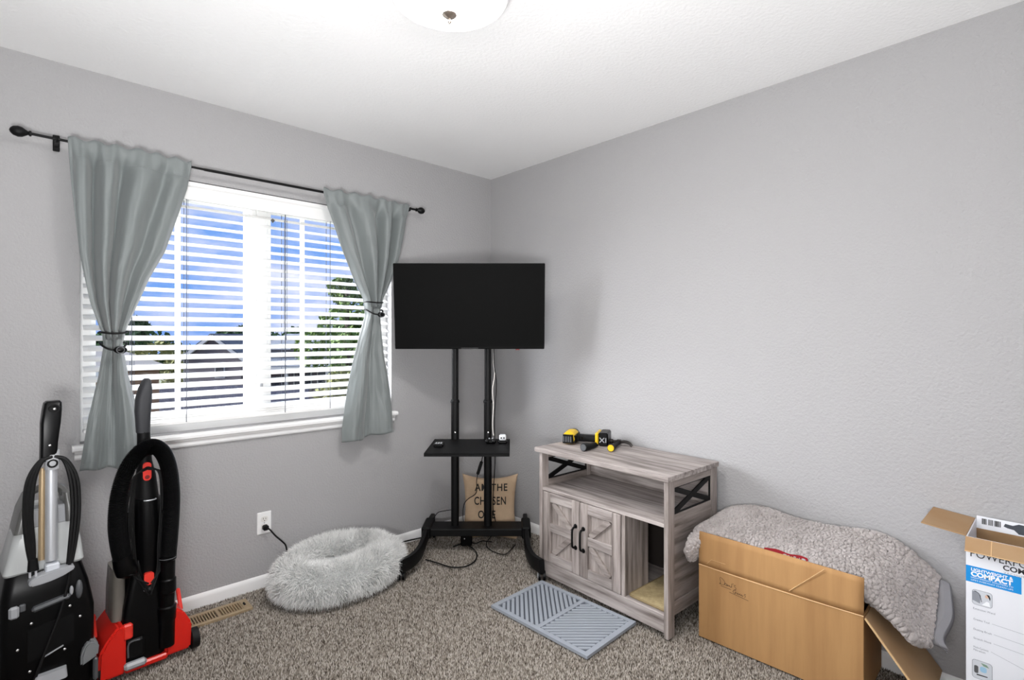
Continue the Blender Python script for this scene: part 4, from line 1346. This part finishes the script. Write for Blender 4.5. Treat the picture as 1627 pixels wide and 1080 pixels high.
lens = [(-.062, .0), (-.058, .012), (-.03, .024), (.0, .029), (.035, .031), (.056, .030), (.058, .018), (.03, .004), (0, -.004), (-.03, -.008), (-.055, -.008)]
b.prism([(p[0], p[1] + .470) for p in lens], 'y', bz - .030, bz + .012, .003)
b.build('latch_lever', greyp_m, v1)
MB().box(-.018, .020, bz - .018, bz + .02, .492, .518, .004).build('latch_tab', plight_m, v1)
MB().box(-.108, -.082, bz - .010, bz + .008, .362, .402, .006).build('side_latch', greyp_m, v1)
MB().box(-.082, -.066, bz - .005, bz + .008, .378, .402, .003).build('latch_base', greyd_m, v1)
MB().bar((-.052, bz - .004, .375), (.050, bz - .004, .392), .03, .016, (0, 0, 1), .007).build('carry_bar', greyd_m, v1)
MB().ball((.052, bz - .002, .405), .012, (.5, .5, 1.4), 10).build('bar_light', greyp_m, v1)
MB().ball((.074, bz + .004, .40), .02, (.55, .5, 1.7), 12).build('bar_end', greyd_m, v1)
for x, z in ((-.052, .330), (.048, .352), (.076, .305), (-.086, .255), (.034, .206), (-.056, .170)):
    MB().ball((x, bz - .002, z), .0045, (1, .6, 1), 8).build('screw', screw_m, v1)
MB().prism([(-.062, .20), (.06, .225), (.06, .325), (-.062, .312)], 'y', bz - .004, bz + .01, .002).build('rating_panel', blackm_m, v1)
MB().bar((-.02, bz - .007, .206), (.03, bz - .007, .224), .003, .004, (0, 0, 1)).build('label_line', greyp_m, v1)
MB().sections([(.118, -.052, .040, bz - .028, bz + .01), (.150, -.045, .038, bz - .022, bz + .01)], .012, 4).build('foot_pedal', greyp_m, v1)
MB().prism([(.076, .13), (.124, .150), (.128, .19), (.118, .205), (.100, .21), (.084, .195), (.076, .165)], 'y', bz - .020, .0, .006).build('corner_cover', mat('mid_grey_plastic', '#7e8082', .4), v1)
MB().box(.112, .126, bz - .012, -.02, .06, .14, .005).build('corner_guard', greyd_m, v1)
MB().box(-.118, -.086, bz - .012, bz + .01, .085, .115, .006).build('red_switch', redb_m, v1)

# ------------------------------------------------------------------ the street outside (ground is a storey below)
GZ = -2.9
def OUT(lat, Z, z):
    p = CAM.xy.to_3d() + AX * Z + RX * lat
    return Vector((p.x, p.y, z))
struct(MB().box(-90, 60, 1.2, 120, GZ - .2, GZ).build('ground', mat('lawn', '#47522f', .95, var=('#5b5b3f', .6)), smooth=False))
sid_m = mat('grey_siding', '#625b60', .8, bump=(9, .5, .02, (.05, .05, 6)))
shin_m = mat('blue_grey_shingles', '#5a626e', .9, bump=(12, .9, .03), var=('#474d59', 3))
whitetrim_m = mat('white_fascia', '#b8b8ba', .6)
dkglass_m = mat('dark_house_glass', '#2c333c', .15)
fence_m = mat('weathered_fence', '#4a4d66', .85, var=('#585a70', 2))
tanwall_m = mat('tan_stucco', '#94694d', .85, bump=(20, .3, .01))
def leaf_mat(n_, a, c):
    return mat(n_, a, .8, var=(c, 3.5), spec=.2)
g1 = leaf_mat('dark_leaf', '#2f4a2c', '#46643a')
g2 = leaf_mat('mid_leaf', '#4c6a3a', '#7a8a50')
g3 = leaf_mat('olive_leaf', '#6b7142', '#8d8a57')
trunk_m = mat('bark', '#4b3d31', .9, bump=(20, .6, .02))

h = thing('house', 'grey gabled house with blue grey roof beyond the fence', 'house', OUT(-16, 28, GZ), RZ)
b = MB().prism([(-1.55, 0), (1.5, 0), (1.5, 2.98), (0, 4.15), (-1.55, 2.98)], 'y', 0, 6.0)
b.build('gable_wall', sid_m, h, smooth=False)
for s_ in (-1, 1):
    MB().bar((0, -.15, 4.25), (s_ * 1.85, -.15, 2.86), .16, .16, (0, 1, 0)).build('barge_board', whitetrim_m, h, smooth=False)
    m_ = MB()
    m_.bm.faces.new([m_.bm.verts.new(p) for p in ((0, -.2, 4.30), (s_ * 1.9, -.2, 2.88), (s_ * 1.9, 6.2, 2.88), (0, 6.2, 4.30))])
    ro = m_.build('roof', shin_m, h, smooth=False)
    ro.modifiers.new('thick', 'SOLIDIFY').thickness = .1
wn = MB().box(.1, .62, -.06, .02, 2.0, 2.7).build('window', whitetrim_m, h, smooth=False)
MB().box(.15, .57, -.08, -.05, 2.05, 2.65).build('pane', dkglass_m, wn, smooth=False)
h = thing('house', 'wide grey house with long shingle roof seen through right window pane', 'house', OUT(-10.6, 29, GZ), RZ)
MB().box(-3.3, 3.3, 0, 7, 0, 3.5).build('wall', sid_m, h, smooth=False)
MB().prism([(-.5, 3.5), (4.0, 4.4), (7.6, 3.5), (4, 3.3)], 'x', -3.6, 3.7).build('roof', shin_m, h, smooth=False)
MB().box(-3.6, 3.7, -.58, -.48, 3.36, 3.52).build('gutter', mat('dark_gutter', '#3b3a40', .6), h, smooth=False)
MB().prism([(-2.2, 2.62), (-2.2, 2.70), (0, 3.2), (0, 3.05)], 'x', -3.2, 1.2).build('porch_roof', shin_m, h, smooth=False)
MB().box(-3.2, 1.2, -2.26, -2.14, 2.50, 2.66).build('porch_beam', whitetrim_m, h, smooth=False)
for x in (-3.1, -1.0, 1.1):
    MB().box(x - .07, x + .07, -2.2, -2.06, 0, 2.55).build('porch_post', whitetrim_m, h, smooth=False)
for x in (-2.9, -1.5, -.2):
    wn = MB().box(x, x + 1.0, -.06, .02, 1.3, 2.5).build('window', whitetrim_m, h, smooth=False)
    MB().box(x + .06, x + .94, -.08, -.05, 1.36, 2.44).build('pane', dkglass_m, wn, smooth=False)
MB().box(-1.2, -.8, 3.6, 4.0, 4.3, 5.0).build('chimney', whitetrim_m, h, smooth=False)
MB().box(-1.35, -1.23, 3.5, 3.6, 4.3, 4.9).build('roof_vent', dkglass_m, h, smooth=False)
h = thing('house', 'tan house with white eaves at far left of the window view', 'house', OUT(-15.0, 19.0, GZ), RZ)
MB().box(-4.0, 0, 0, 3.2, 0, 2.95).build('wall', tanwall_m, h, smooth=False)
MB().prism([(-4.5, 2.9), (.4, 2.9), (-2.0, 3.7)], 'y', -.5, 3.5).build('roof', mat('pale_roof', '#86817c', .85), h, smooth=False)
MB().box(-4.5, .4, -.56, -.48, 2.80, 2.98).build('gutter', whitetrim_m, h, smooth=False)
fe = thing('board_fence', 'weathered blue grey board fence below the gabled house', 'fence', OUT(-14.6, 25.5, GZ), RZ)
b = MB()
for i in range(64):
    x = -4.6 + i * .145
    b.box(x, x + .135, 0, .02, 0, 1.80 + .015 * (i % 3))
bo = b.build('boards', fence_m, fe, smooth=False); bo['kind'] = 'stuff'
for z in (.4, 1.6):
    MB().box(-4.6, 4.7, .02, .06, z, z + .09).build('rail', fence_m, fe, smooth=False)

def tree(name, label, lat, Z, ztop, wid, blobs, m, trunk=True, nl=1500, leaf=.22, cat='tree'):
    base = OUT(lat, Z, GZ)
    t = thing(name, label, cat, base, RZ)
    rt = np.random.default_rng(int(abs(lat * 100) + Z))
    cs = []
    for (bx, bz_, br) in blobs:
        cs.append((np.array([bx, rt.uniform(-.3, .3) * wid, bz_]), br))
    Vs, Fs = [], []
    per = nl // len(cs)
    c_all = []
    for c, br in cs:
        d = rt.normal(0, 1, (per, 3)); d /= np.linalg.norm(d, axis=1)[:, None]
        c_all.append(c + d * (br * rt.uniform(.35, 1.0, (per, 1)) ** .5))
    C = np.concatenate(c_all)
    n_ = len(C)
    a_ = rt.normal(0, 1, (n_, 3)); a_ /= np.linalg.norm(a_, axis=1)[:, None]
    b_ = np.cross(a_, rt.normal(0, 1, (n_, 3))); b_ /= np.linalg.norm(b_, axis=1)[:, None]
    sz = leaf * rt.uniform(.6, 1.2, (n_, 1))
    V_ = np.stack([C - a_ * sz, C + b_ * sz * .5, C + a_ * sz, C - b_ * sz * .5], 1)
    F_ = np.array([[0, 1, 2, 3]]) + (np.arange(n_) * 4)[:, None]
    fo_ = raw_mesh('foliage', V_.reshape(-1, 3), F_, m, t)
    fo_['kind'] = 'stuff'
    if trunk:
        zt = max(b_2[1] for b_2 in blobs)
        MB().tube([(0, 0, 0), (.03, 0, zt * .5), (0, .02, zt)], [wid * .07, wid * .05, wid * .02], 8).build('trunk', trunk_m, t)
    return t
Zt = lambda py, Z: 1.296 - (py - 535.3) / 830 * Z - GZ
tree('leafy_tree', 'dark leafy trees left of the gabled house', -29.5, 42, 3, 4, [(-2.5, 2.5, 1.8), (-1, 3.6, 1.6), (1.2, 3.0, 1.7), (2.8, 2.2, 1.5), (-.6, 4.9, .9), (-4, 3.3, 1.3)], g1, nl=3200, leaf=.28)
tree('round_bush', 'olive bushes in front of the dark leafy trees', -22.5, 33, 2, 3, [(-2, 2.2, 1.5), (0, 2.7, 1.3), (2, 1.9, 1.4), (-3.6, 1.6, 1.3)], g3, nl=2200, leaf=.22, cat='bush')
tree('distant_tree', 'small dark tree behind the gabled house roof', -31, 58, 3, 3, [(-.8, 3.9, 1.3), (.9, 4.3, 1.2), (2.4, 3.8, 1.2)], g1, nl=1200, leaf=.3)
tree('poplar_tree', 'tall green tree right of window behind the curtain', -7.9, 25, 4, 3, [(-1.6, 3.6, 1.0), (-.6, 4.6, 1.15), (.3, 5.6, 1.0), (-.4, 6.5, .7), (.9, 4.4, 1.2), (1.6, 5.2, 1.1), (.6, 3.3, 1.3)], g2, nl=4200, leaf=.16)
tree('far_tree', 'low dark trees behind the long shingle roof', -19, 48, 3, 3, [(-3, 3.6, 1.2), (-1, 3.9, 1.3), (1.2, 4.0, 1.2), (3.2, 4.3, 1.3), (5.4, 4.2, 1.3), (7.5, 4.4, 1.4)], g1, nl=2600, leaf=.28)
tree('garden_shrub', 'yellow green shrub before the wide grey house', -6.2, 18, 2, 2, [(-.9, 1.2, .8), (.1, 1.9, .85), (1.0, 1.5, .9), (.4, 2.6, .6)], g3, nl=2600, leaf=.10, cat='shrub')
tree('low_shrub', 'low blue green shrub beside the board fence', -9.0, 19.5, 2, 2, [(-.5, .9, .6), (.3, 1.15, .6), (1.0, .8, .6)], mat('blue_leaf', '#4f6f66', .8, var=('#6d8a7c', 3)), nl=1400, leaf=.09, cat='shrub')
